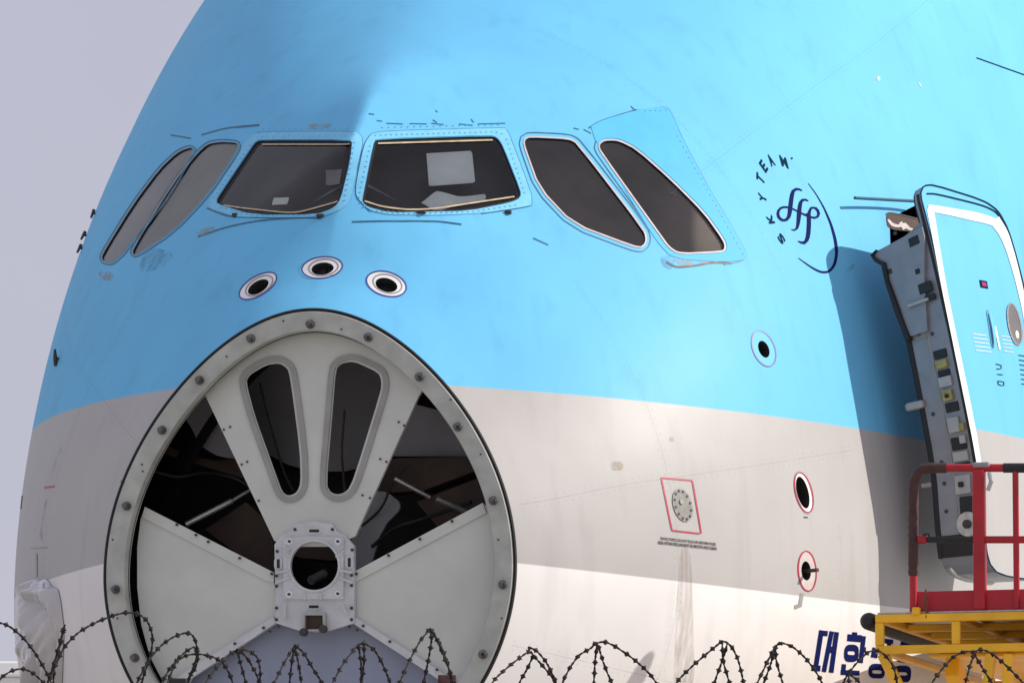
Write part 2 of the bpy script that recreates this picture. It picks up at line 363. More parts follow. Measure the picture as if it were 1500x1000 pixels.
def strip(name, pts, width, m, parent, off=0.003, shell=None, step=5.0, it=2, raise_=True, closed=False):
    P = smooth_poly(pts, closed, step, it); n = len(P); W = np.interp(np.linspace(0, 1, n), np.linspace(0, 1, len(width)), width) if hasattr(width, '__len__') else np.full(n, width)
    if closed: T = np.roll(P, -1, 0)-np.roll(P, 1, 0)
    else: T = np.gradient(P, axis=0)
    T /= np.maximum(1e-6, np.linalg.norm(T, axis=1, keepdims=True)); Q = np.stack([-T[:, 1], T[:, 0]], 1)
    V = []; N = []
    for i in range(n):
        for s_ in (-1, 1):
            p, nn = at(*(P[i]+Q[i]*s_*W[i]/2), off, shell)
            if p is None: p, nn = at(*P[i], off, shell)
            if p is None: p, nn = (V[-1], N[-1]) if V else (Vector(), Vector((0, 0, 1)))
            V.append(p); N.append(nn)
    F = [(2*i, 2*i+1, 2*((i+1) % n)+1, 2*((i+1) % n)) for i in range(n if closed else n-1)]
    o = put(name, V, F, m, None, normals=N)
    return adopt(o, parent) if parent else o

# ------------------------------------------------------------------ setting
def ground():
    v = [(-2500, -300, 0), (2500, -300, 0), (2500, 4500, 0), (-2500, 4500, 0)]
    o = put('apron', v, [(0, 1, 2, 3)], M['concrete']); tag(o, 'pale concrete airport apron under the parked airliner', 'apron', kind='structure')
ground()

# ------------------------------------------------------------------ picture outlines
WIN = dict(
    starboard_front=[(381.6,206),(515,206),(514.5,216),(511,241.6),(498,294),(488.7,304.5),(463,314),(371.4,314.7),(318.7,298.6),(318,294),(322,286.7),(369.7,216),(374.8,209)],
    port_front=[(551,205),(720,199.5),(729,204),(736,215),(762.5,282.5),(761,290),(750,296),(685,309),(620,310),(570,311),(537.5,302.5),(531,295),(532.5,287.5),(547.5,210)],
    port_a=[(768.4,206),(774.8,202),(832.8,204.8),(844.4,211),(943,339),(945.4,353),(940,362),(925.7,359),(840,327),(790.8,275),(769,214)],
    port_b=[(877.8,212.7),(885,206.9),(905.4,206.9),(931.5,220),(980.8,263.4),(1030,312.7),(1059,353.3),(1061.4,365),(1054.8,367.8),(995.3,370.7),(980.8,362),(966.3,341.7),(879.2,220)],
    starboard_a=[(304.9,211.6),(324,208.4),(349.7,210),(348,219.6),(304.9,283.6),(253.6,338),(196,375.8),(194.4,366.8),(253.6,270.8),(288.9,226)],
    starboard_b=[(284,216.4),(279.3,229.2),(228,309.2),(167.2,386),(148,381.2),(154.4,366.8),(196,299.6),(234.4,248.4),(260,224.4),(274.5,218)])
WIN = {k: smooth_poly(v, True, 5.0, 1) for k, v in WIN.items()}
PORTS = [dict(o=(378,419,31,14,-31), b=(378.5,420.5,17,8.5,-31)), dict(o=(472,392,30,15.5,-7), b=(472.5,393.5,16.5,9,-7)), dict(o=(566,416,30,17.5,16), b=(566,417.5,16.5,10,16)),
         dict(o=(1118.5,510.5,27.5,15.5,68), b=(1118.5,511.5,13,7.5,68)), dict(o=(1177,721,30,12,76), b=(1175.5,721,24,8.5,76)), dict(o=(1182,836,29.5,13,86), b=(1180.5,836,14.5,7,86))]
DOOR = smooth_poly([(1347,286),(1351,272),(1366,270),(1440,293),(1462,308),(1477,336),(1490,380),(1512,470),(1530,600),(1536,760),(1526,852),(1462,842),(1446,822),(1439,760),(1434,690),(1424,630),(1398,500),(1372,385),(1356,320)], True, 5.0, 1)
def to_param(loop_, shell=None): return [(shell or SK).hit(x, y) for x, y in loop_]
VS = 2.8
HOLES = [to_param(w) for w in WIN.values()]+[to_param(ell(*p['b'])) for p in PORTS]
DOORP = [h for h in to_param(DOOR, SD)]
def door_hole():                                           # the opening the leaf came out of
    L_ = [SK.hit(x, y) for x, y in smooth_poly([(1303,320),(1305,385),(1318,440),(1330,510),(1345,570),(1362,640),(1369,700),(1373,800),(1380,826)], False, 6, 1)]
    Rt = [(a+1.02, b) for a, b in L_]
    def corner(p, q, r, n=5): return [((1-u)**2*p[0]+2*u*(1-u)*q[0]+u*u*r[0], (1-u)**2*p[1]+2*u*(1-u)*q[1]+u*u*r[1]) for u in np.linspace(0, 1, n)]
    k = 3; bl = corner(L_[-k], L_[-1], (L_[-1][0]+.15, L_[-1][1])); br = corner((Rt[-1][0]-.15, Rt[-1][1]), Rt[-1], Rt[-k]); tr = corner(Rt[k], Rt[0], (Rt[0][0]-.15, Rt[0][1]))
    return L_[:-k]+bl+br+Rt[k+1:-k][::-1]+tr
HOLES.append(door_hole())

# ------------------------------------------------------------------ airliner
PL = thing('airliner', (0, 6, 0), 'sky blue airliner with its nose cone removed and its front door standing open', 'airliner')
def fuselage():
    ys = np.concatenate([np.arange(0, 6.6, 0.07), np.arange(6.6, 9, 0.2), np.arange(9, 26.1, 0.6)]); ts = np.linspace(R(-90), R(270), 241)
    Y, T = np.meshgrid(ys, ts, indexing='ij'); G = np.stack([Y.ravel(), T.ravel()*VS], 1); bd = (Y == ys[0]) | (Y == ys[-1]) | (T == ts[0]) | (T == ts[-1]); bd = bd.ravel()
    keep = np.ones(len(G), bool); HL = [np.array([(a, b*VS) for a, b in h]) for h in HOLES]
    for h in HL:
        lo = h.min(0)-0.15; hi = h.max(0)+0.15; near = np.where(((G > lo) & (G < hi)).all(1) & ~bd)[0]
        if len(near):
            dm = np.sqrt(((G[near][:, None]-h[None])**2).sum(-1)).min(1); keep[near[(dm < 0.03) | inside(G[near], h)]] = False
    V = [tuple(p) for p in G[keep]]; E = []
    for h in HL:
        n = len(V); V += [tuple(p) for p in h]; E += [(n+i, n+(i+1) % len(h)) for i in range(len(h))]
    r = delaunay_2d_cdt([Vector(v) for v in V], E, [], 0, 1e-7)
    vv = np.array([tuple(v) for v in r[0]]); ff = np.array([f for f in r[2] if len(f) == 3]); c = vv[ff].mean(1); k = np.ones(len(ff), bool)
    for h in HL: k &= ~inside(c, h)
    ff = ff[k]; c = c[k]; P = S(vv[:, 0], vv[:, 1]/VS)
    # triangle winding outwards
    n = np.cross(P[ff[:, 1]]-P[ff[:, 0]], P[ff[:, 2]]-P[ff[:, 0]]); on = Nrm(c[:, 0], c[:, 1]/VS); fl = (n*on).sum(1) < 0; ff[fl] = ff[fl][:, ::-1]
    me = bpy.data.meshes.new('fuselage'); me.from_pydata([tuple(p) for p in P], [], [tuple(int(i) for i in f) for f in ff]); me.polygons.foreach_set('use_smooth', [True]*len(ff))
    q = vv[ff.ravel()]; cc = np.repeat(c, 3, 0); q = q+(cc-q)*0.08; ln = Nrm(q[:, 0], q[:, 1]/VS)
    me.normals_split_custom_set([tuple(x) for x in ln]); me.update()
    return adopt(obj('fuselage', me, M['paint']), PL)
FUS = fuselage()
cap_t = np.linspace(R(-90), R(270), 97)[:-1]; cp = S(np.full(96, 26.0), cap_t)
adopt(put('rear_frame', cp, [tuple(range(96))], M['primer']), PL)

# ------------------------------------------------------------------ nose frame and bulkhead
def sect0(y, grow_=0.0, n=200):
    q = np.linspace(R(-90), R(270), n, endpoint=False); P = S(np.full(n, y), q); P2 = P[:, [0, 2]]
    return grow(P2, grow_) if grow_ else P2
def ring_mesh(loops, m, name, parent):                     # loops: list of (xz outline, y)
    V = []; F = []; n = len(loops[0][0])
    for L_, y in loops: V += [(p[0], y, p[1]) for p in L_]
    for j in range(len(loops)-1):
        for i in range(n): F.append((j*n+i, j*n+(i+1) % n, (j+1)*n+(i+1) % n, (j+1)*n+i))
    V = [Vector(v) for v in V]; o = put(name, V, F, m, None, smooth=True); o.data.set_sharp_from_angle(angle=R(30)); return adopt(o, parent)
NR = ring_mesh([(sect0(0, -0.016), 0.10), (sect0(0, -0.016), -0.012), (sect0(0, -0.022), -0.018), (sect0(0, -0.134), -0.018), (sect0(0, -0.140), -0.012), (sect0(0, -0.140), 0.09)], M['ring'], 'nose_frame', PL)
ring_mesh([(sect0(0, 0.004), 0.03), (sect0(0, 0.006), -0.006), (sect0(0, -0.002), -0.012), (sect0(0, -0.012), -0.004), (sect0(0, -0.017), 0.02)], M['black'], 'frame_seal', NR)
def stud(px, py, Y, r, h, m, parent, name='bolt', nut=True):
    p = plane_pt(px, py, Y); b = MB()
    if nut: b.cyl(p+Vector((0, -0.006, 0)), (0, 1, 0), r*1.55, 0.014, 14)
    b.cyl(p+Vector((0, -h/2, 0)), (0, 1, 0), r, h, 14); return b.build(name, m, parent, True)
for x, y in ((455,475),(368,496),(293,557),(238,630),(186,741),(170,863),(198,963),(540,494),(615,552),(671,625),(723,733),(737,856),(708,958),(262,1048),(650,1046)):
    o = stud(x, y, -0.018, 0.019, 0.055, M['darksteel'], NR); p = plane_pt(x, y, -0.07)
    MB().cyl(p+Vector((0, 0.012, 0)), (0, 1, 0), 0.0155, 0.03, 12).build('bolt_bore', M['dark'], NR, True)
for x, y in ((208,680),(209,690),(178,705),(660,585),(704,665),(165,790),(172,905),(730,790),(735,905),(415,470),(500,482),(332,522)):
    MB().cyl(plane_pt(x, y, -0.02), (0, 1, 0), 0.006, 0.006, 8, False).build('rivet', M['dark'], NR)
def plate(name, outer, Y, th, m, parent, holes=(), grid=40.0, smooth_=1, step=6.0, edge_m=None):
    o_ = smooth_poly(outer, True, step, smooth_) if smooth_ else np.array(outer, float)
    hs = [np.array(h, float) for h in holes]; vv, ff = fill(o_, hs, grid); n = len(vv)
    V = [plane_pt(x, y, Y) for x, y in vv]; ff = fix_wind(V, ff); F = [tuple(f) for f in ff]
    V = V+[v+Vector((0, th, 0)) for v in V]; F += [tuple(i+n for i in f[::-1]) for f in ff]
    k = 0
    for l in [o_]+hs:
        for i in range(len(l)): a, b = k+i, k+(i+1) % len(l); F.append((a, b, b+n, a+n))
        k += len(l)
    return adopt(put(name, V, F, m), parent)
BK = bpy.data.objects.new('front_bulkhead', None); COL.objects.link(BK); BK.empty_display_size = 0.2; adopt(BK, PL)
BY = 0.13
SL1 = smooth_poly([(357.6,559),(363.6,547),(389,532),(410,529),(423.6,538),(428,556),(441.6,658),(443,709),(435.6,724),(422,728.5),(411.6,722.5),(398,685),(371,610)], True, 5, 1)
SL2 = smooth_poly([(489.5,541),(497,530.5),(518,526),(557,544),(561.5,559),(560,574),(521,700),(510.5,721),(495.5,727),(482,722.5),(475.4,709),(485,598)], True, 5, 1)
TP = plate('upper_panel', [(402,792),(304,586),(285,548),(320,505),(380,472),(455,462),(530,474),(590,512),(632,552),(613,580),(520,785),(486,800),(432,800)], BY, 0.03, M['primer'], BK, [SL1, SL2], smooth_=0)
for h in (SL1, SL2):
    plate('slot_bezel', grow(h, 8.5), BY-0.012, 0.014, M['bezel'], BK, [grow(h, 0.3)], smooth_=0, grid=200)
    plate('slot_lip', grow(h, 0.2), BY+0.012, 0.004, M['primer'], BK, [grow(h, -2.5)], smooth_=0, grid=200)
LP = plate('side_panel', [(212,742),(401,838),(406,911),(281,992),(262,1030),(240,1000),(220,962),(207,915),(201,860),(201,800),(206,760)], BY+0.02, 0.03, M['primer'], BK, smooth_=0)
plate('panel_flange', [(212,742),(401,838),(401,853),(390,850),(208,757)], BY+0.006, 0.012, M['primer'], BK, smooth_=0, grid=200)
plate('panel_flange', [(405,911),(281,992),(250,1016),(240,1006),(276,980),(400,903)], BY-0.01, 0.03, M['hub'], BK, smooth_=0, grid=200)
RP = plate('side_panel', [(707,736),(720,745),(755,850),(740,940),(690,1040),(650,1000),(635,990),(518,911),(518,837)], BY+0.02, 0.03, M['primer'], BK, smooth_=0)
plate('panel_flange', [(707,736),(518.6,837),(518.6,853),(712,751)], BY+0.006, 0.012, M['primer'], BK, smooth_=0, grid=200)
plate('panel_flange', [(515,911),(636,990),(665,1012),(674,1003),(640,979),(520,903)], BY-0.01, 0.03, M['hub'], BK, smooth_=0, grid=200)
plate('floor_panel', [(395,900),(525,900),(560,925),(720,1040),(740,1100),(180,1100),(200,1040),(365,925)], BY+0.12, 0.03, M['slate'], BK, smooth_=0)
HB = plate('hub_plate', [(402,797),(413,783),(424,779),(433,767),(458,763),(486,767),(494,779),(505,783),(518.5,799),(518.5,912),(482,923),(460,925),(438,923),(404,912)], BY-0.03, 0.04, M['hub'], BK, [ell(460,828,35.5,36,0,40)], smooth_=0, grid=25)
plate('hub_flange', [(415,786),(503,786),(503,877),(415,877)], BY-0.05, 0.022, M['hub'], BK, [ell(460,828,35.5,36,0,40)], smooth_=0, grid=25)
plate('hub_lip', ell(460,828,38.5,39,0,40), BY-0.058, 0.012, M['hub'], BK, [ell(460,828,35,35.5,0,40)], smooth_=0, grid=200)
for a, b in (((419,811),(428,815)),((502,811),(492,815)),((404,838),(424,835)),((516,838),(496,835)),((404,853),(425,845)),((516,853),(496,845)),((417,884),(417,906)),((501,884),(508,900)),((415,799),(424,806)),((504,799),(495,806)),((446,868),(446,878)),((470,868),(470,878))):
    p, q = plane_pt(*a, BY-0.055), plane_pt(*b, BY-0.055); MB().tube([p, q], 0.009, 8).build('hub_rib', M['hub'], BK, True)
for x, y in ((424,792.5),(495,792.5),(423.5,870),(495,869)):
    MB().cyl(plane_pt(x, y, BY-0.055), (0, 1, 0), 0.021, 0.012, 18).build('washer', M['whitep'], BK, True)
    MB().cyl(plane_pt(x, y, BY-0.066), (0, 1, 0), 0.009, 0.03, 10).build('bolt', M['dark'], BK, True)
for x, y, w_, h_ in ((460,777,14,4),(407.5,825,4,13),(511.5,823,4,13),(459.5,888,14,4)):
    plate('slot_plate', [(x-w_/2-4,y-h_/2-3),(x+w_/2+4,y-h_/2-3),(x+w_/2+4,y+h_/2+3),(x-w_/2-4,y+h_/2+3)], BY-0.036, 0.008, M['hub'], BK, smooth_=1, grid=200, step=3)
    plate('slot', [(x-w_/2,y-h_/2),(x+w_/2,y-h_/2),(x+w_/2,y+h_/2),(x-w_/2,y+h_/2)], BY-0.0395, 0.005, M['black'], BK, smooth_=0, grid=200)
plate('box_frame', [(443,897),(476,897),(477,924),(443,924)], BY-0.07, 0.05, M['doorpale'], BK, [[(446.5,900.5),(472.5,900.5),(473,921),(446,921)]], smooth_=0, grid=200)
plate('box_bottom', [(444,898),(475,898),(475,923),(444,923)], BY-0.034, 0.005, M['brown'], BK, smooth_=0, grid=200)
for x, y in ((445,925.5),(473.5,920.5)):
    MB().cyl(plane_pt(x, y, BY-0.09), (0, 1, 0), 0.026, 0.04, 16).build('knob', M['dark'], BK, True)
for x, y in ((432,775),(487,775),(406,807),(516,805),(405,843),(515,842),(405,858),(515,857),(405,890),(515,890),(405,907),(515,907)):
    MB().cyl(plane_pt(x, y, BY-0.034), (0, 1, 0), 0.010, 0.014, 8, False).build('rivet', M['dark'], BK)
for x, y in ((259,768),(287,783),(305,793),(351,817),(662,763),(615,789),(569,813),(522,840),(398,840),(386,919),(344,942),(308,963),(395,924),(408,917),(532,916),(571,939),(640,980),(523,922),(512,917),
             (328,629),(354,680),(379,733),(592,623),(566,676),(542,729),(337,625),(362,676),(584,618),(557,672),(531,725)):
    MB().cyl(plane_pt(x, y, BY-(0.016 if y > 900 else 0.004)), (0, 1, 0), 0.009 if y > 760 else 0.007, 0.012, 8, False).build('rivet', M['dark'], BK)
# the equipment bay behind it
BAY = bpy.data.objects.new('equipment_bay', None); COL.objects.link(BAY); BAY.empty_display_size = 0.2; adopt(BAY, PL)
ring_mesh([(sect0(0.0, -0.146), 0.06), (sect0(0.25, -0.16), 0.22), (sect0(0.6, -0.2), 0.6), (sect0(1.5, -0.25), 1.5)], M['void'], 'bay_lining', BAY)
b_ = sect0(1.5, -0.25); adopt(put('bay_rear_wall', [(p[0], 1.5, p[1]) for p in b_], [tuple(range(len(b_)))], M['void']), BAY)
plate('bay_plate', [(262,600),(300,568),(345,595),(378,655),(378,672),(322,670),(292,652),(280,625)], 0.75, 0.03, M['baygrey'], BAY, smooth_=1)
plate('bay_rib', [(215,640),(300,676),(385,668),(395,712),(330,692),(230,662)], 0.85, 0.15, M['brown'], BAY, smooth_=1)
plate('bay_plate', [(560,668),(600,590),(640,600),(700,668)], 0.8, 0.03, M['baygrey'], BAY, smooth_=0)
plate('bay_rib', [(548,672),(695,668),(700,688),(620,718),(555,722)], 0.7, 0.2, M['brown'], BAY, smooth_=0)
plate('bay_plate', [(345,520),(575,520),(575,660),(520,690),(440,690),(345,640)], 1.2, 0.03, M['baygrey'], BAY, smooth_=1)
plate('bay_plate', [(515,735),(560,715),(592,740),(560,772),(540,838),(515,838)], 0.6, 0.03, M['baygrey'], BAY, smooth_=1)
plate('equipment_box', [(300,775),(360,735),(400,770),(402,838),(350,812)], 0.7, 0.3, M['brown'], BAY, smooth_=0)
plate('equipment_box', [(610,735),(700,700),(715,740),(640,770)], 0.7, 0.3, M['brown'], BAY, smooth_=0)
plate('equipment_box', [(425,795),(500,795),(500,822),(425,815)], 0.8, 0.3, M['brown'], BAY, smooth_=1)
for a, b, r_ in (((272,768),(340,733),0.020),((340,733),(382,708),0.012),((578,700),(630,728),0.016),((640,730),(690,752),0.022),((455,850),(475,840),0.03)):
    MB().tube([plane_pt(*a, 0.5), plane_pt(*b, 0.62)], r_, 10).build('bay_strut', M['steel'], BAY, True)

for P, r_, m in (([(225,690),(262,700),(300,690),(350,700),(392,735)],.010,'black'),([(545,800),(580,770),(620,760),(690,735)],.012,'black'),
                 ([(530,770),(560,745),(575,705),(600,680)],.008,'black'),([(380,560),(395,620),(415,690),(430,720)],.008,'black'),([(505,600),(500,660),(505,720)],.008,'brown')):
    MB().tube([plane_pt(x, y, 0.55+0.05*math.sin(x*0.05)) for x, y in smooth_poly(P, False, 8, 2)], r_, 8).build('cable', M[m], BAY, True)
for k in range(5):
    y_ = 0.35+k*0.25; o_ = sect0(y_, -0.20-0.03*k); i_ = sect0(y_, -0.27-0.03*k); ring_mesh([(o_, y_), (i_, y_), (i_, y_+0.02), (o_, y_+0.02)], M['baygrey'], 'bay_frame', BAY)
# ------------------------------------------------------------------ cockpit windows
for key, L_ in WIN.items():
    front = 'front' in key
    pane = decal('windshield' if front else 'side_window', grow(L_, 1.0), M['glass'], PL, -0.012 if front else -0.005, grid=16)
    wall('window_seal', L_, 0.002, -0.03 if front else -0.014, M['black'], pane)
    if front: decal('window_border', grow(L_, 0.6), M['black'], pane, -0.010, [grow(L_, -3.2)], grid=60)
    else:
        port = 'starboard' not in key; rimw = 2.5 if port else 1.2
        decal('window_rim', grow(L_, rimw), M['sealw' if port else 'bezel'], pane, 0.004, [grow(L_, 0.2)], grid=60)
        decal('window_blind', grow(L_, 2), M['blind_reflect' if port else 'blind'], pane, -0.018, grid=18)
        strip('panel_seam', grow(L_, 8 if port else 4), 1.6, M['seamd'], pane, 0.002, closed=True, it=0)
PANES = {}
for o in PL.children:
    if o.name.startswith('windshield'): PANES[len(PANES)] = o
for pts in ([(326,299.5),(352,303.5),(420,311),(440,309.5),(494,294.5)], [(383,210.5),(512,210.5)]):
    strip('sealant_line', pts, 2.0, M['tan'], PANES[0], -0.006)
for pts in ([(534,293.5),(560,302),(600,306.5),(640,304.5),(690,296.5),(754,287)], [(554,209),(640,206.5),(722,204)]):
    strip('sealant_line', pts, 2.2, M['tan'], PANES[1], -0.006)
# cockpit interior: dark lining, glare shield
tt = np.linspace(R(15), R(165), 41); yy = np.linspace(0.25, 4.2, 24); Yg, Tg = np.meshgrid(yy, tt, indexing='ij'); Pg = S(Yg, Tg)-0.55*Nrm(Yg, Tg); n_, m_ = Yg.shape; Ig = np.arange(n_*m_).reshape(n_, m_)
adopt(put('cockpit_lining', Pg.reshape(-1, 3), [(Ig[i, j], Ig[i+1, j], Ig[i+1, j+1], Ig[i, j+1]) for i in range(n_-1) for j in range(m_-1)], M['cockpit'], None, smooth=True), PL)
for sx in (-0.62, 0.62):
    st = MB().box((sx, 1.75, 7.1), 0.5, 0.16, 0.7, 0.07).build('pilot_seat', M['bezel'], PL); MB().box((sx, 1.74, 7.56), 0.28, 0.12, 0.2, 0.05).build('headrest', M['bezel'], st)
MB().box((0, 1.9, 7.75), 0.7, 0.5, 0.06, 0.02).build('overhead_panel', M['bezel'], PL)
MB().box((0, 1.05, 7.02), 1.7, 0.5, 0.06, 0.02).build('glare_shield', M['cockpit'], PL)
# surrounds and seams
def rivets(lines, step, r, m, parent, off=0.003, name='rivet_row'):
    b = MB()
    for P in lines:
        for x, y in smooth_poly(P, False, step, 0):
            p, n = at(x, y, off)
            if p is not None: b.cyl(p, n, r, 0.004, 6, False)
    o = b.build(name, m, parent); o['kind'] = 'stuff'; return o
FRM = mat('frame_pale_blue_paint', (0.20, 0.56, 0.82), 0.6, var=0.07, scale=14, spec=0.3)
SURP = [(541,309),(521,288),(522,268),(533,213),(543,197),(560,193),(735,188),(742,189),(760,235),(783,300),(760,305),(705,313),(640,316),(570,315)]
decal('windshield_frame', smooth_poly(SURP, True, 5, 1), FRM, PANES[1], 0.004, [grow(WIN['port_front'], 1.0)], grid=16)
SURS = [(303,305),(312,286),(352,224),(362,205),(378,195),(400,194),(520,193),(530,200),(531,212),(522,250),(513,296),(494,311),(465,319),(370,319),(345,318)]
decal('windshield_frame', smooth_poly(SURS, True, 5, 1), FRM, PANES[0], 0.004, [grow(WIN['starboard_front'], 1.0)], grid=16)
rivets([[(550,199),(725,194),(735,197)],[(742,205),(768,283)],[(542,215),(526,290),(534,303)],[(545,309),(600,313.5),(690,311),(755,301)]], 8, 0.005, M['fast'], PANES[1], 0.006)
rivets([[(378,200.5),(515,199.5)],[(366,214),(314,290)],[(519,210),(505,294)],[(325,304),(372,317),(462,316.5)]], 8, 0.005, M['fast'], PANES[0], 0.006)
HATCH = smooth_poly([(862,188),(880,177),(935,161),(975,157),(982,163),(1000,205),(1040,280),(1080,345),(1097,380),(1060,384),(985,379),(960,352),(905,262)], True, 5, 1)
decal('escape_hatch', HATCH, mat('hatch_blue_paint', (0.095, 0.465, 0.79), 0.6, var=0.05, spec=0.3), FUS, 0.003, [grow(WIN['port_b'], 4.0)], grid=16)
rivets([[(992,200),(1088,372)],[(945,163),(975,162)]], 9, 0.0045, M['fast'], FUS, 0.005); rivets([[(560,187),(730,183)],[(385,189),(520,188)]], 10, 0.0045, M['fast'], FUS, 0.003)
def seam(pts, w=1.8, name='panel_seam', m='seamd', closed=False, off=0.002, it=2): return strip(name, pts, w, M[m], FUS, off, closed=closed, it=it)
seam([(541,309),(521,288),(522,268),(533,213),(543,197),(560,193),(735,188),(742,189),(760,235),(783,300),(760,305),(705,313)], 2.2, it=1)
seam([(378,195),(400,194),(520,193),(530,200),(531,212),(522,250)], 1.8, it=1)
seam([(303,305),(330,316),(345,318),(440,320),(485,313)], 2.0)
seam([(290,347),(330,333),(380,323),(440,319),(470,320)], 2.2); seam([(516,325),(560,324),(640,324),(676,329)], 2.4); seam([(781,349),(803,359)], 2.2)
seam([(250,198),(280,203)], 2); seam([(295,198),(330,188),(352,186)], 2); seam([(346,186.5),(380,183.5)], 3)
seam([(862,188),(880,177),(933,161)], 2.2); seam([(935,162),(975,157),(982,163),(1000,205),(1040,280),(1080,345),(1097,380),(1060,388)], 1.6)
seam([(976,384),(990,392),(1020,389),(1045,384),(1072,386)], 3.0, m='dark'); seam([(1430,85),(1500,110),(1520,117)], 1.8, m='teal')
for a, b in (((566,181),(590,182)),((600,181.5),(625,182)),((632,181),(650,183)),((672,182),(692,184)),((700,182),(740,181)),((634,176),(640,180)),((690,175),(694,180)),((638,162),(641,165)),((540,167),(548,168)),((552,177),(560,178)),((924,156),(932,164)),((840,188),(848,190)),((855,190),(866,196))):
    seam([a, b], 1.5, 'paint_chip', 'seamd', it=0)
for pts in ([(980,375),(1062,378),(1045,387),(1000,391)], [(450,182),(484,181),(488,187),(455,190)], [(285,340),(312,330),(318,340),(290,348)], [(142,398),(166,398),(166,412),(150,410)], [(893,676),(912,675),(914,688),(896,689)], [(980,640),(988,640),(988,647),(980,647)]):
    decal('bare_patch', smooth_poly(pts, True, 4, 1), M['chip'], FUS, 0.0025, grid=8)
for pts in ([(205,380),(225,362),(260,372),(230,396),(205,400)], [(128,285),(142,270),(150,262),(150,285),(138,310),(128,312)], [(965,376),(990,372),(985,396),(972,392)], [(1238,395),(1250,385),(1252,392),(1240,402)]):
    decal('scuff', smooth_poly(pts, True, 4, 1), M['scuff'], FUS, 0.0025, grid=8)
decal('runoff_stain', smooth_poly([(997,800),(1010,802),(1014,850),(1018,1020),(985,1020),(992,870)], True, 5, 1), M['stain'], FUS, 0.0022, grid=14)
for pts in ([(1284,114),(1288,112),(1289,117),(1286,119)], [(1345,122),(1347,122),(1350,129),(1348,127)]):
    decal('pale_mark', pts, M['mark_glint'], FUS, 0.003, grid=6)
# faint skin laps with fastener rows
LAP = film('skin_lap_tint', (0.10, 0.16, 0.22), 0.13, lo=0.1); LAPR = film('fastener_tint', (0.10, 0.16, 0.22), 0.17, lo=0.1)
def lap(yt):
    yt = np.array(yt); n = len(yt); P = S(yt[:, 0], yt[:, 1]); N = Nrm(yt[:, 0], yt[:, 1]); T = np.gradient(P, axis=0); T /= np.linalg.norm(T, axis=1, keepdims=True); B = np.cross(N, T); V = []; W = []
    for i in range(n): V += [P[i]+N[i]*0.0015-B[i]*0.004, P[i]+N[i]*0.0015+B[i]*0.004]; W += [N[i], N[i]]
    adopt(put('skin_lap', V, [(2*i, 2*i+1, 2*i+3, 2*i+2) for i in range(n-1)], LAP, None, normals=W), FUS)
    mb = MB(); L_ = np.r_[0, np.cumsum(np.linalg.norm(np.diff(P, axis=0), axis=1))]
    for off in (-0.028, 0.028):
        for d in np.arange(0.02, L_[-1], 0.055):
            p = np.array([np.interp(d, L_, P[:, k]) for k in range(3)]); nn = np.array([np.interp(d, L_, N[:, k]) for k in range(3)]); b = np.array([np.interp(d, L_, B[:, k]) for k in range(3)]); mb.cyl(p+b*off, nn, 0.005, 0.003, 5, False)
    o = mb.build('fastener_row', LAPR, FUS); o['kind'] = 'stuff'
lap([(y, R(47)) for y in np.linspace(1.9, 6.6, 60)]); lap([(y, R(13)) for y in np.linspace(0.05, 2.6, 40)]); lap([(y, R(-20)) for y in np.linspace(0.05, 5.5, 60)])
lap([(2.35, a) for a in np.linspace(R(-40), R(6), 30)]); lap([(2.35, a) for a in np.linspace(R(30), R(75), 40)]); lap([(0.95, a) for a in np.linspace(R(-40), R(45), 50)])
lap([(y, R(150)) for y in np.linspace(0.05, 3.0, 40)]); lap([(0.95, a) for a in np.linspace(R(135), R(215), 50)])
# small probes on the far cheek
for x, y, ln in ((129,313,.03),(116,345,.05),(110,364,.045)):
    p, n = at(x+1.5, y)
    while p is None: x += 1.5; p, n = at(x, y)
    b = MB().tube([p, p+n*0.018], 0.010, 8); b.tube([p+n*0.018+Vector((0, 0.02, 0.02)), p+n*0.02+Vector((0, -ln, -0.04))], 0.010, 8, True, [0.013, 0.008]); b.build('pitot_probe', M['dark'], PL, True)
p, n = at(86, 526); b = MB().tube([p, p+n*0.02], 0.012, 8); b.tube([p+n*0.025+Vector((0.0, 0.01, -0.055)), p+n*0.025, p+n*0.025+Vector((0, -0.01, 0.06))], 0.012, 8, True, [0.014, 0.016, 0.008]); b.build('angle_vane', M['dark'], PL)
strip('red_mark', [(65,714),(80,712)], 2.5, M['redp'], FUS, 0.003, it=0); strip('dark_mark', [(60,790),(63,760),(68,732)], [5, 4, 2], M['scuff'], FUS, 0.003); strip('dark_mark', [(78,690),(90,655)], [3, 2], M['scuff'], FUS, 0.003)
strip('dark_mark', [(54,845),(54,810)], 2.5, M['bezel'], FUS, 0.003); strip('dark_mark', [(30,745),(33,716)], 3, M['dark'], FUS, 0.003); strip('dark_mark', [(46,803),(70,801)], 1.6, M['bezel'], FUS, 0.003)
for x in (404, 516): pass
for (x, y, dx) in ((617,312,7),(470,317,6),(744,312,5),(345,316,4)):
    p, n = at(x, y); MB().box(p+n*0.008, 0.05*dx/6, 0.03, 0.022, 0.004).build('wiper_stub', M['dark'], PL)
seam([(530,228),(538,215),(539,205)], 3.2, 'sealant_smear', 'dark'); seam([(513,224),(519,232),(514,238)], 2.6, 'sealant_smear', 'dark')

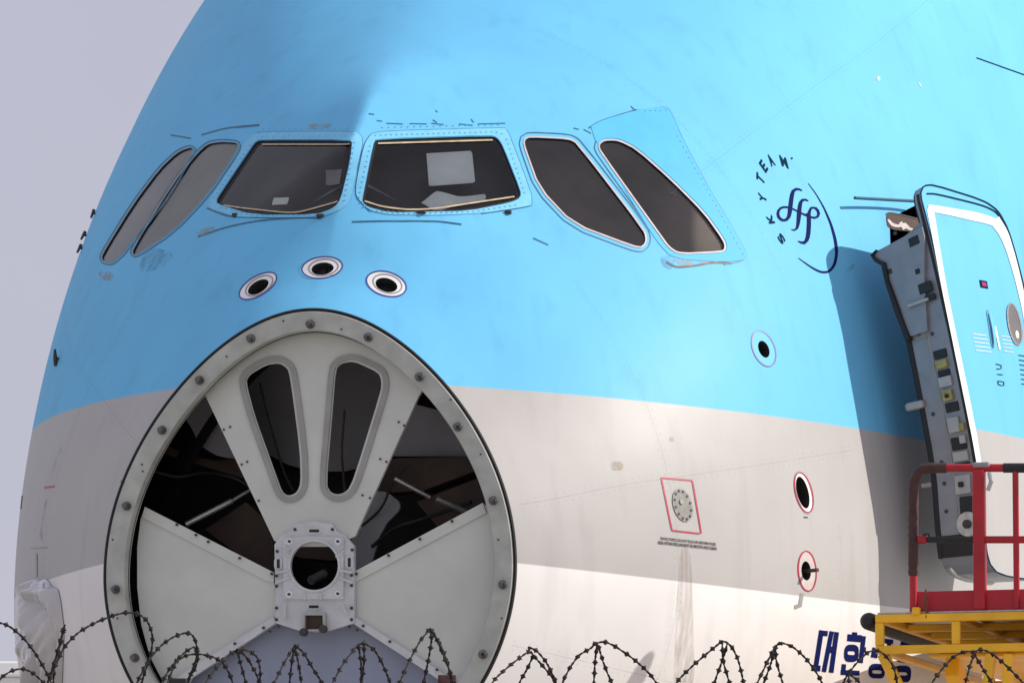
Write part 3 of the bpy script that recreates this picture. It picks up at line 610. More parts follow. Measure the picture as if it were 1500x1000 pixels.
# ------------------------------------------------------------------ probe ports, static plate
for i, d in enumerate(PORTS):
    o_, b_ = ell(*d['o']), ell(*d['b']); pt = wall('probe_port', b_, 0.001, -0.10, M['dark'], PL)
    rim = 'whitep' if i < 3 or i == 4 else ('bluepl' if i == 3 else 'sealw')
    decal('port_face', grow(o_, -1.0), M[rim], pt, 0.002, [b_], grid=60)
    strip('port_outline', o_, 1.9, M['bluep' if i < 4 else 'redp'], pt, 0.004, closed=True, it=0)
    decal('port_bottom', grow(b_, 1), M['black'], pt, -0.09, grid=60)
    if i < 3 or i == 4:                                      # flat grey ring painted as the shade inside the cup
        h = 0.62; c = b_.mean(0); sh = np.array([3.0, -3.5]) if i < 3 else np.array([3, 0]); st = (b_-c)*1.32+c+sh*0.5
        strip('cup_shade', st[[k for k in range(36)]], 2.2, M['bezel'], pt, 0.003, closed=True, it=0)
p, n = at(1180.5, 836); q, _ = at(1199, 837.5, 0.05); MB().tube([p-n*0.05, p+n*0.03, p+n*0.08+Vector((0.02, -0.02, 0))], 0.013, 10).build('probe_pin', M['dark'], PL, True)
seam([(1177,757),(1183,757.5)], 2, 'stencil', 'dark', it=0); decal('grey_smear', [(1172,868),(1177,869),(1174,888),(1164,892),(1163,886),(1169,884)], M['bezel'], FUS, 0.003, grid=8)
SP = decal('static_plate', smooth_poly(ell(999.5,739.5,24.5,13,74), True, 3, 0), mat('plate_grey', (0.22, 0.21, 0.19), 0.5, var=0.2, scale=25), PL, 0.006, grid=10)
strip('plate_outline', [(968.5,699.5),(1014,703.5),(1027,781.5),(984,776.5)], 2.4, M['redp'], SP, 0.003, closed=True, it=0)
strip('plate_rim', ell(999.5,739.5,24.5,13,74), 1.6, M['bezel'], SP, 0.006, closed=True, it=0)
for k in range(12):
    x, y = ell(999.5,739.5,21.5,11,74,12)[k]; p, n = at(x, y, 0.007); MB().cyl(p, n, 0.009, 0.006, 8, False).build('rivet', M['dark'], SP)
p, n = at(997, 735, 0.008); MB().cyl(p, n, 0.018, 0.012, 12).build('plate_boss', M['bezel'], SP, True)

# ------------------------------------------------------------------ lettering
def text_tris(s):
    c = bpy.data.curves.new('lettering', 'FONT'); c.body = s; c.align_x = 'LEFT'; c.resolution_u = 3; c.offset = 0.035 if len(s) == 1 else 0.035
    o = bpy.data.objects.new('lettering', c); COL.objects.link(o); dg = bpy.context.evaluated_depsgraph_get(); e = o.evaluated_get(dg); me = e.to_mesh(); me.calc_loop_triangles()
    V = np.array([v.co[:2] for v in me.vertices]); F = np.array([t.vertices[:] for t in me.loop_triangles]); e.to_mesh_clear(); bpy.data.objects.remove(o); bpy.data.curves.remove(c); return V, F
def text_decal(name, s, m, parent, O, ux, uy, center=False, fit=None, off=0.003, shell=None):
    V, F = text_tris(s); lo, hi = V.min(0), V.max(0)
    if center: V = V-(lo+hi)/2
    else: V = V-lo
    if fit: V = V*np.array([fit[0]/(hi[0]-lo[0]), fit[1]/(hi[1]-lo[1])])
    P = []; N = []
    for a, b in V:
        x, y = np.array(O)+np.array(ux)*a+np.array(uy)*b; p, n = at(x, y, off, shell); P.append(p); N.append(n)
    if any(p is None for p in P): return None
    return adopt(put(name, P, fix_wind(P, F), M[m], None, normals=N), parent)
def z4(x, y): return 1060+x/4.167, 180+y/4.167
EC = np.array(z4(455, 565)); EX = np.array((190, 70))/4.167; EU = np.array((-90, -300))/4.167
EM = bpy.data.objects.new('alliance_emblem', None); COL.objects.link(EM); EM.empty_display_size = 0.2; p, _ = at(*EC); EM.location = p; adopt(EM, PL)
def adoptE(o): return o
for ch, a in (('S',218),('K',197),('Y',175),('T',152),('E',131),('A',111),('M',87)):
    a = R(a); rad = math.cos(a)*EX+math.sin(a)*EU; tan = math.sin(a)*EX-math.cos(a)*EU
    text_decal('letter', ch, 'teal', EM, EC+rad*1.10, tan*0.22, rad*0.23, True, (0.82 if ch != 'M' else 1.0, 1.0))
x, y = z4(415, 218); decal('dot', ell(x, y, 1.6, 1.6, 0, 8), M['teal'], EM, 0.003, grid=9)
def zs(P): return [z4(*p) for p in P]
strip('emblem_arc', zs([(515,370),(560,430),(610,515),(655,620),(682,720),(690,800),(675,870),(640,912),(590,912),(530,880),(455,825)]), [0.8,1.6,3,4.4,4,2.6,0.8], M['navy'], EM, 0.003)
for P, W in (([(478,415),(450,402),(425,412),(415,445),(408,500),(400,570),(385,592),(365,597)], [1.5,4,5.5,6,6,6,5,3.5]), ([(365,597),(338,585),(328,555),(338,525),(370,513),(410,520),(480,556),(530,577)], [3.5,4,3.5,2.5,2,2.5,2.5]),
             ([(516,478),(490,466),(470,478),(462,520),(456,600),(448,645),(430,658),(412,652)], [1.5,4,5.5,6,6,5,3.5,1]), ([(500,556),(530,577),(560,582),(580,568),(578,540),(555,515),(532,520),(520,548)], [2.5,2.5,3.2,4,3.5,2.5,2.5]),
             ([(535,515),(518,550),(520,620),(515,690),(503,725),(485,737),(452,722)], [2.5,5,6,6,6,5,1])):
    strip('emblem_ribbon', zs(P), W, M['navy'], EM, 0.0034)
def z7(x, y): return 1180+x/4.6875, 820+y/4.6875
LT = bpy.data.objects.new('lettering', None); COL.objects.link(LT); LT.empty_display_size = 0.2; adopt(LT, PL)
def bar(P, w): return strip('stroke', [z7(*p) for p in P], w/4.6875, M['navy'], LT, 0.003, it=0)
bar([(92,497),(150,503)], 36); bar([(108,480),(66,752)], 32); bar([(40,736),(100,742)], 40)                     # dae
bar([(178,487),(124,765)], 30); bar([(212,492),(174,770)], 32); bar([(160,612),(205,616)], 44)
bar([(318,505),(352,508)], 26); bar([(285,530),(384,538)], 48); bar([(398,520),(376,704)], 30); bar([(384,612),(412,614)], 36)   # han
decal('stroke', [z7(*p) for p in smooth_poly([(285,578),(340,578),(364,600),(362,670),(340,697),(280,697),(262,670),(265,605)], True, 10, 1)], M['navy'], LT, 0.003, [[z7(*p) for p in smooth_poly([(288,622),(338,624),(338,650),(286,648)], True, 8, 1)]], grid=12)
bar([(262,712),(256,772)], 30); bar([(240,768),(368,774)], 34)
decal('stroke', [z7(*p) for p in smooth_poly([(455,708),(530,710),(545,740),(540,795),(520,812),(450,808),(430,785),(432,735)], True, 10, 1)], M['navy'], LT, 0.003, [[z7(*p) for p in smooth_poly([(456,752),(522,756),(520,780),(454,776)], True, 8, 1)]], grid=12)   # hang
bar([(480,600),(468,668)], 44); bar([(500,548),(600,560)], 30); bar([(575,545),(570,620)], 26); bar([(650,575),(740,590)], 40)
decal('stroke', [z7(*p) for p in smooth_poly([(630,722),(705,724),(724,750),(720,815),(700,838),(630,832),(608,810),(612,745)], True, 10, 1)], M['navy'], LT, 0.003, [[z7(*p) for p in smooth_poly([(634,766),(698,770),(696,792),(632,788)], True, 8, 1)]], grid=12)  # gong
bar([(630,690),(732,704)], 14)
text_decal('notice', 'STATIC PORTS, DO NOT PLUG OR DEFORM HOLES', 'dark', SP, (967.5, 791), (1, 0.105), (-0.12, -1), False, (81, 5.0), 0.003)
text_decal('notice', 'AREA WITHIN RED LINE MUST BE SMOOTH AND CLEAN', 'dark', SP, (963.5, 796.5), (1, 0.105), (-0.12, -1), False, (86, 5.0), 0.003)

# ------------------------------------------------------------------ passenger door, moved out of its frame
wall('door_frame', DOOR, 0.0, -0.16, M['doorgrey'], PL) if False else None
HP = np.array(door_hole()); hole3 = S(HP[:, 0], HP[:, 1]); hn = Nrm(HP[:, 0], HP[:, 1]); k_ = len(HP)
adopt(put('door_frame', np.concatenate([hole3+hn*0.004, hole3-hn*0.16]), [(i, (i+1) % k_, (i+1) % k_+k_, i+k_) for i in range(k_)], M['dark'], None, smooth=True), PL)
tt = np.linspace(R(-60), R(75), 31); yy = np.linspace(1.6, 9, 24); Yg, Tg = np.meshgrid(yy, tt, indexing='ij'); Pg = S(Yg, Tg)-0.9*Nrm(Yg, Tg); n_, m_ = Yg.shape; Ig = np.arange(n_*m_).reshape(n_, m_)
adopt(put('cabin_lining', Pg.reshape(-1, 3), [(Ig[i, j], Ig[i+1, j], Ig[i+1, j+1], Ig[i, j+1]) for i in range(n_-1) for j in range(m_-1)], M['void'], None, smooth=True), PL)
DR = decal('passenger_door', DOOR, M['paint'], PL, 0.0, grid=14, shell=SD)
LPm = np.array(DOORP); leaf3 = S(LPm[:, 0], LPm[:, 1]); ln_ = Nrm(LPm[:, 0], LPm[:, 1]); outer3 = leaf3+ln_*DOOR_OFF; thk = np.interp(np.array(DOOR)[:, 1], [322, 338], [0.05, DOOR_TH])[:, None]; inner3 = leaf3+ln_*(DOOR_OFF-thk)
kd = len(LPm); adopt(put('door_edge', np.concatenate([outer3, inner3]), [(i, (i+1) % kd, (i+1) % kd+kd, i+kd) for i in range(kd)], M['doorgrey'], None, smooth=False), DR)
vv, ff = fill(np.array([(a, b*VS) for a, b in DOORP]), (), 0.15); ip = S(vv[:, 0], vv[:, 1]/VS)+Nrm(vv[:, 0], vv[:, 1]/VS)*(DOOR_OFF-0.06)
adopt(put('door_lining', ip, ff, M['doorgrey'], None, smooth=True), DR)
EDGE = smooth_poly([(1350,274),(1347,286),(1356,320),(1372,385),(1398,500),(1424,630),(1434,690),(1439,760),(1446,822)], False, 5, 1)
ey = EDGE[:, 1]
def edge(py, q, lift=0.0):
    """point on the forward side of the door leaf: py = height along the edge, q = 0 outer skin .. 1 inner side"""
    def P(v):
        x = np.interp(v, ey, EDGE[:, 0]); h = SD.hit(x+0.5, v); p = S(np.array([h[0]]), np.array([h[1]]))[0]; n = Nrm(np.array([h[0]]), np.array([h[1]]))[0]; return Vector(p+n*(DOOR_OFF-q*DOOR_TH)), Vector(n)
    a, n = P(py-4); b, _ = P(py+4); down = (b-a).normalized(); fwd = n.cross(down).normalized()
    if fwd.y > 0: fwd = -fwd
    p, n = P(py); return p+fwd*lift, n, down, fwd
def fit_(name, py, q, hpx, wq, dep, m, lift=0.0, bev=0.006, parent=None):
    p, n, dn, fw = edge(py, q, lift); return MB().box(p, wq*DOOR_TH, hpx/230, dep, bev, (n, dn, fw)).build(name, M[m], parent or DR)
def edge_tube(name, y0, y1, q, r, m, lift=0.0, step=12):
    return MB().tube([edge(v, q, lift)[0] for v in np.arange(y0, y1, step)], r, 8).build(name, M[m], DR, True)
edge_tube('door_seal', 440, 820, 1.0, 0.022, 'black'); edge_tube('door_seal', 284, 820, 0.06, 0.013, 'black'); edge_tube('edge_rail', 350, 800, 0.55, 0.007, 'bezel', 0.004)
for y, q, h, w, m, dp, lf in ((345,.34,15,.26,'black',.02,.026),(388,.42,9,.12,'black',.02,.026),(414,.34,17,.30,'black',.02,.026),(430,.28,10,.24,'black',.02,.026),(432,.55,5,.5,'doorpale',.05,.03),(462,.72,46,.34,'chip',.03,.004),
                            (512,.36,14,.30,'black',.02,.004),(527,.36,13,.26,'olive',.04,.012),(540,.36,10,.28,'black',.02,.004),(553,.36,16,.30,'doorpale',.03,.010),(573,.36,17,.22,'olive',.04,.012),(574,.36,6,.08,'black',.05,.02),(591,.33,15,.30,'black',.02,.004),
                            (617,.36,24,.26,'doorpale',.03,.010),(622,.20,12,.14,'olive',.03,.010),(645,.33,20,.34,'black',.02,.004),(640,.22,13,.14,'doorpale',.03,.012),(664,.33,15,.34,'doorpale',.03,.010),(677,.33,8,.34,'black',.02,.004),
                            (706,.36,30,.34,'doorpale',.03,.010),(706,.38,8,.10,'black',.05,.02),(738,.30,30,.34,'black',.02,.004),(795,.5,34,.9,'black',.02,.004)):
    fit_('latch_pocket' if m == 'black' else 'latch_fitting', y, q, h, w, dp, m, lf)
for y, q in ((320,.78),(370,.6),(475,.75),(595,.78),(668,.78),(742,.78),(700,.78),(350,.7),(480,.45)):
    p, n, dn, fw = edge(y, q, 0.004); MB().cyl(p, fw, 0.014, 0.012, 10, False).build('bolt', M['dark'], DR)
p, n, dn, fw = edge(765, .30, 0.02); MB().cyl(p, fw, 0.085, 0.03, 20).build('guide_roller', M['steel'], DR, True); MB().cyl(p+fw*0.02, fw, 0.03, 0.03, 14).build('roller_pin', M['dark'], DR, True)
fit_('edge_lug', 577, 1.12, 13, .42, 0.05, 'doorpale', 0.02, 0.02); fit_('edge_lug', 699, 1.15, 7, .22, 0.03, 'bezel', 0.02); fit_('edge_lug', 372, 1.05, 9, .12, 0.03, 'dark', 0.02)
def edge_poly(name, P, m, lift, th):
    V = []
    for v, q in P: p, n, dn, fw = edge(v, q, lift); V.append((p, fw))
    n = len(V); W = [p+f*th for p, f in V]+[p for p, f in V]; F = [tuple(range(n)), tuple(range(2*n-1, n-1, -1))]+[(i, i+n, (i+1) % n+n, (i+1) % n) for i in range(n)]
    return adopt(put(name, W, F, M[m]), DR)
edge_poly('door_horn', [(331,.08),(333,.6),(335,1.22),(340,1.34),(349,1.24),(358,1.10),(385,1.10),(430,1.02),(475,.9),(475,.5),(400,.3),(345,.08)], 'doorgrey', 0.004, 0.03)
edge_poly('horn_rim', [(334,1.22),(338,1.38),(350,1.32),(360,1.18),(388,1.18),(432,1.11),(480,1.0),(480,.9),(430,1.0),(385,1.09),(357,1.09),(349,1.23),(340,1.33)], 'black', 0.004, 0.05)
# bottom lip of the leaf
lip = [i for i in range(kd) if DOOR[i][1] > 826 and DOOR[i][0] < 1520]
MB().tube([Vector(inner3[i]*0.9+outer3[i]*0.1) for i in lip], 0.02, 8).build('door_sill', M['steel'], DR, True)
strip('door_stripe', [(1434,682),(1427,640),(1414,575),(1398.5,500),(1382,420),(1369,345),(1362,306)], [7, 8, 8, 7.5, 7.5, 8, 10], M['whitep'], DR, 0.004, SD)
strip('door_stripe', [(1359,305),(1380,308),(1440,320),(1462,328)], [10, 11, 13, 11], M['whitep'], DR, 0.0045, SD); strip('door_stripe', [(1456,322),(1470,342),(1480,370),(1491,410),(1503,465),(1513,540)], [16, 11, 9, 8, 8, 8], M['whitep'], DR, 0.004, SD)
strip('door_outline', grow(DOOR, -0.5), 2.4, M['teal'], DR, 0.003, SD, closed=True, it=0)
strip('door_outline', [(1357,284),(1370,284),(1440,301),(1460,311),(1474,333),(1487,375)], 2.4, M['teal'], DR, 0.003, SD)
DW = decal('door_window', ell(1485.5,475,31,9,79), mat('door_pane_grey', (0.16, 0.15, 0.148), 0.3, var=0.2, scale=6), DR, 0.004, grid=10, shell=SD); strip('window_rim', ell(1485.5,475,31,9,79), 2.4, M['steel'], DW, 0.006, SD, closed=True, it=0)
decal('window_glint', ell(1489,490,6,2.5,80,12), M['mark_glint'], DW, 0.006, grid=10, shell=SD)  # highlight painted onto the pane as a pale spot
decal('door_sign', [(1434,410),(1445,412),(1447,423),(1436,421)], M['navy'], DR, 0.004, grid=20, shell=SD); decal('sign_face', [(1437,413),(1443,414),(1445,420),(1438.5,419)], M['redp'], DR, 0.005, grid=20, shell=SD)
decal('door_handle', smooth_poly([(1444,455),(1448,452),(1455,480),(1456,505),(1452,510),(1448,480)], True, 4, 1), M['handle'], DR, 0.004, grid=8, shell=SD); strip('handle_grip', [(1447,458),(1452,482),(1455,508)], [2, 4, 3], M['bluepl'], DR, 0.02, SD)
strip('handle_mark', [(1457,478),(1464,512)], 2.6, M['whitep'], DR, 0.004, SD)
for k in range(5): strip('notice_line', [(1424+k*1.2,489+k*6),(1444+k*2,491.5+k*6)], 1.1, M['whitep'], DR, 0.004, SD, it=0); strip('notice_line', [(1466+k,492+k*5.5),(1480+k,494+k*5.5)], 0.9, M['whitep'], DR, 0.004, SD, it=0)
for P in ([(1458,533),(1466,535),(1466,541),(1459,540)], [(1460,548),(1468,549)], [(1461,558),(1470,559),(1470,565),(1462,564),(1461,558)]): strip('handle_scale', P, 1.2, M['teal'], DR, 0.004, SD, it=0)
for k in range(7): strip('stencil_line', [(1491+k*0.8,520+k*7),(1502+k*0.8,522+k*7)], 1.2, M['teal'], DR, 0.004, SD, it=0)
SB1, SB2 = Shell(0.10), Shell(0.10); ga, gb = at(1252, 290, 0, SB1)[0], at(1347, 295, 0, SB2)[0]
MB().tube([ga, ga*0.97+gb*0.03, gb], 0.011, 8).build('guide_rail', mat('rail_teal_paint', (0.012, 0.09, 0.14), 0.5), DR, True)
decal('torn_seal', smooth_poly([(1297,316),(1302,312),(1352,324),(1356,338),(1340,340),(1300,336)], True, 4, 1), M['brown'], FUS, 0.003, grid=10)
strip('torn_tape', [(1300,322),(1306,330),(1316,332),(1324,328),(1330,336),(1346,338)], [3, 5, 4, 6, 3, 4], M['sealw'], FUS, 0.006); strip('torn_tape', [(1318,326),(1324,336)], 5, M['sealw'], FUS, 0.006); strip('torn_edge', [(1297,314),(1303,311),(1352,323)], 2, M['dark'], FUS, 0.006)

# nose landing gear, below the picture
NG = MB().tube([(0, 4.4, 2.6), (0, 4.3, 0.55)], 0.13, 14).build('nose_gear', M['steel'], PL, True)
for sx in (-0.38, 0.38): MB().cyl((sx, 4.3, 0.58), (1, 0, 0), 0.58, 0.36, 28).build('wheel', M['tyre'], NG, True)
MB().tube([(-0.4, 4.3, 0.58), (0.4, 4.3, 0.58)], 0.08, 10).build('axle', M['steel'], NG, True)

# ------------------------------------------------------------------ papers left behind the windshield
def sheet(label, P, off, m, sag=0.0, cat='paper'):
    vv, ff = fill(smooth_poly(P, True, 6, 0), (), 10); V = []; N = []
    for x, y in vv:
        p, n = at(x, y, off+sag*math.sin(x*0.09)*math.sin(y*0.14)); V.append(p); N.append(n)
    c = sum(V, Vector())/len(V); n = len(V); ff = fix_wind(V, ff); b = Vector(N[0])*0.002
    o = put('paper_sheet', [v-c for v in V]+[v-c-b for v in V], [tuple(f) for f in ff]+[tuple(i+n for i in f[::-1]) for f in ff], M[m]); o.location = c; return tag(o, label, cat)
sheet('large upright pale sheet hanging behind the port windshield', [(626,219),(693,215),(698,262),(630,267)], -0.035, 'paper')
sheet('crumpled white sheets lying along the bottom of the port windshield', [(618,292),(640,275),(672,281),(714,280),(713,288),(690,292),(665,297),(640,304)], -0.035, 'paper', 0.008)
sheet('small white card at the bottom of the starboard windshield', [(397,285.5),(420,285),(417,295),(394,296)], -0.03, 'paper')
sheet('dim grey square sheet high behind the starboard windshield', [(461,228),(485,228),(483,252),(462,253)], -0.13, 'baygrey')

# ------------------------------------------------------------------ crumpled plastic film over the lower starboard cheek
def wrap():
    nx, ny = 46, 60; V = []; F = []
    L_ = lambda v: np.interp(v, [846,862,900,950,1000,1060], [50,36,33,36,44,58]); R_ = lambda v: np.interp(v, [846,862,880,920,1000,1060], [66,86,90,95,92,110])
    for j in range(ny):
        v = 848+j*(1060-848)/(ny-1)
        for i in range(nx):
            u = i/(nx-1); x = L_(v)+(R_(v)-L_(v))*u; h = SK.hit(x, v)
            while h is None: x += 1.5; h = SK.hit(x, v)
            n = Nrm(np.array([h[0]]), np.array([h[1]]))[0]; p = S(np.array([h[0]]), np.array([h[1]]))[0]
            e = min(1, 4*u, 6*(1-u), j/5)
            w = 0.5+0.5*math.sin(u*13+0.8*math.sin(j*0.16)+j*0.03); w2 = abs(math.sin(u*7.3-j*0.11+1.3*math.sin(j*0.09+u*4))); w3 = abs(math.sin(u*21+j*0.35))
            V.append(Vector(p+n*(0.006+e*(0.03+0.075*w**2+0.06*w2+0.018*w3))))
    for j in range(ny-1):
        for i in range(nx-1): F.append((j*nx+i, j*nx+i+1, (j+1)*nx+i+1, (j+1)*nx+i))
    c = sum(V, Vector())/len(V); o = put('plastic_wrap', [v-c for v in V], F, M['wrap'], None, smooth=True); o.location = c
    tag(o, 'crumpled glossy white plastic film taped over the lower far cheek of the airliner', 'plastic film')
wrap()

# ------------------------------------------------------------------ work platform beside the door
Y0 = 1.05
def pp(px, py, dy=0.0): return plane_pt(px, py, Y0+dy)
c0 = pp(1283, 900); PLAT = thing('work_platform', (c0.x+1.1, Y0+1.7, 0), 'yellow scissor lift platform with red guard rails at the open aircraft door', 'lift platform')
PW = 2.3; PX1 = c0.x+PW; PY1 = Y0+3.5
zt_, zb_ = pp(1283, 906).z, pp(1283, 951.5).z
def beam(a, b, w, h, name, m, parent=PLAT, bev=0.008):
    a = Vector(a); b = Vector(b); t = (b-a).normalized(); u = Vector((0, 0, 1)) if abs(t.z) < 0.9 else Vector((0, 1, 0)); s_ = t.cross(u).normalized(); u = s_.cross(t); return MB().box((a+b)/2, (b-a).length, w, h, bev, (t, s_, u)).build(name, M[m], parent)
FR = bpy.data.objects.new('deck_frame', None); COL.objects.link(FR); FR.empty_display_size = 0.2; adopt(FR, PLAT)
hh = 12/232
for z in (zt_, zb_):
    beam((c0.x, Y0, z), (PX1, Y0, z), 0.06, hh, 'frame_beam', 'yellow', FR); beam((c0.x+0.03, PY1, z), (PX1, PY1, z), 0.06, hh, 'frame_beam', 'yellow', FR)
    for x in (c0.x+0.025, PX1-0.03): beam((x, Y0+0.032, z-0.002), (x, PY1-0.032, z-0.002), 0.05, hh-0.006, 'frame_beam', 'yellow', FR)
for px in (1289, 1401, 1513, 1625, 1737):
    x = pp(px, 930).x; beam((x, Y0-0.002, zb_+hh/2), (x, Y0-0.002, zt_-hh/2), 0.055, 11/232, 'frame_post', 'yellow', FR); beam((x+0.01, PY1, zb_+hh/2), (x+0.01, PY1, zt_-hh/2), 0.055, 11/232, 'frame_post', 'yellow', FR)
    beam((x, Y0+0.035, zt_-0.004), (x, PY1-0.035, zt_-0.004), 0.05, 0.035, 'cross_beam', 'yellow', FR)
for k in range(1, 5):
    y = Y0+k*0.7; beam((c0.x+0.06, y, zt_-0.012), (PX1-0.06, y, zt_-0.012), 0.05, 0.05, 'cross_beam', 'yellow', FR)
MB().box(((c0.x+PX1)/2, (Y0+PY1)/2, zt_+0.034), PW-0.02, 3.5, 0.012, 0.003).build('deck_plate', M['steel'], FR)
MB().box(((c0.x+PX1)/2+0.16, (Y0+PY1)/2-0.35, zb_-0.038), PW-0.34, 2.7, 0.02, 0.004).build('under_plate', M['yellow'], FR)
# red guard rail along the front
GR = bpy.data.objects.new('guard_rail', None); COL.objects.link(GR); GR.empty_display_size = 0.2; adopt(GR, PLAT)
rt = 0.024
def arc_pts(P): return [pp(*p, 0.04) for p in smooth_poly(P, False, 6, 3)]
MB().tube(arc_pts([(1338,898),(1338,760),(1338,704),(1350,686),(1375,685),(1500,685),(1660,686)]), 0.026, 12).build('top_rail', M['red'], GR, True)
MB().tube(arc_pts([(1338,843),(1338,760),(1338,704),(1350,686),(1372,685),(1387,685)]), 0.05, 14, True, [0.030+0.005*abs(math.sin(i*1.7)) for i in range(len(arc_pts([(1338,843),(1338,760),(1338,704),(1350,686),(1372,685),(1387,685)])))]).build('foam_padding', M['foam'], GR, True)
MB().tube(arc_pts([(1470,685),(1560,685)]), 0.031, 12).build('foam_padding', M['black'], GR, True)
for px, w, y1 in ((1436,0.078,686),(1489.5,0.038,686),(1543,0.038,686),(1597,0.078,686)):
    x0 = pp(px, 890, 0.04).x; beam((x0, Y0+0.04, pp(px, 893).z), (x0, Y0+0.04, pp(px, y1).z), w, w, 'rail_post', 'red', GR, 0.014)
MB().tube([pp(1345,790,0.04), pp(1358,790,0.04)], 0.028, 10).build('mid_rail', M['red'], GR, True); MB().tube([pp(1356,790,0.04), pp(1430,790,0.04)], 0.020, 10).build('mid_rail', M['black'], GR, True); MB().tube([pp(1430,790,0.04), pp(1660,790,0.04)], 0.024, 10).build('mid_rail', M['red'], GR, True)
a, b = pp(1334.5, 866, 0.04), pp(1660, 895.5, 0.04); MB().box((a+b)/2+Vector((0, 0.012, 0)), b.x-a.x, 0.02, a.z-b.z, 0.004).build('kick_plate', M['red'], GR)
s0 = pp(1433.5, 880, 0.018); MB().box(s0, 0.012, 0.006, 0.13, 0.002).build('plate_joint', M['mark_glint'], GR)
MB().box(pp(1438, 681, 0.04), 0.11, 0.07, 0.035, 0.012).build('rail_clamp', M['baygrey'], GR); MB().tube([pp(1449,692,-0.02), pp(1452,705,-0.03), pp(1447,718,-0.02)], 0.014, 8).build('latch_hook', M['steel'], GR, True)
MB().tube([pp(1352,783,0.0), pp(1360,782,0.0), pp(1361,790,0.0)], 0.008, 8).build('wire_loop', M['black'], GR, True)
beam(pp(1342.5, 900, -0.03), pp(1342.5, 889, -0.03), 0.05, 0.05, 'corner_block', 'yellow')
ch = MB()
for k in range(9):
    p = pp(1356+1.5*math.sin(k*1.1), 866+k*4.6, -0.02); t = Vector((1, 0, 0)) if k % 2 else Vector((0, 1, 0)); ch.tube([p+t*0.010*math.cos(q)+Vector((0, 0, 0.014*math.sin(q))) for q in np.linspace(0, 2*math.pi, 9)], 0.0042, 6)
ch.build('safety_chain', M['chain'], PLAT, True)
# bumper roll along the aircraft side
bx = c0.x-0.055; bz = pp(1262, 909).z
MB().tube([(bx, Y0-0.02, bz), (bx, Y0, bz), (bx, Y0+0.04, bz), (bx, PY1-0.1, bz), (bx, PY1, bz)], 0.057, 18, True, [0.028, 0.049, 0.057, 0.057, 0.035]).build('bumper_roll', M['black'], PLAT, True)
# scissor arms and chassis under it
def sc(y, z0, z1, flip, x): a = (x, PY1-0.3 if flip else Y0+0.2, z0); b = (x, Y0+0.2 if flip else PY1-0.3, z1); beam(a, b, 0.09, 0.14, 'scissor_arm', 'yellow')
for x in (c0.x+0.35, PX1-0.3):
    for i in range(3):
        zl, zh = 0.75+i*(zb_-0.85)/3, 0.75+(i+1)*(zb_-0.85)/3; sc(0, zl, zh, False, x); sc(0, zl, zh, True, x+0.1)
for px, dxb in ((1293, 26), (1452, -6), (1478, -3)):
    a = pp(px, 957, 0.02); b = pp(px+dxb, 1010, 0.02); beam(a, b+(b-a)*0.2, 0.06, 0.07, 'support_strut', 'yellow')
MB().box(((c0.x+PX1)/2, (Y0+PY1)/2, 0.62), PW-0.3, 3.4, 0.3, 0.04).build('chassis', M['yellow'], PLAT)
for sx in (c0.x+0.25, PX1-0.25):
    for sy in (Y0+0.6, PY1-0.6): MB().cyl((sx, sy, 0.4), (1, 0, 0), 0.4, 0.26, 24).build('wheel', M['tyre'], PLAT, True)

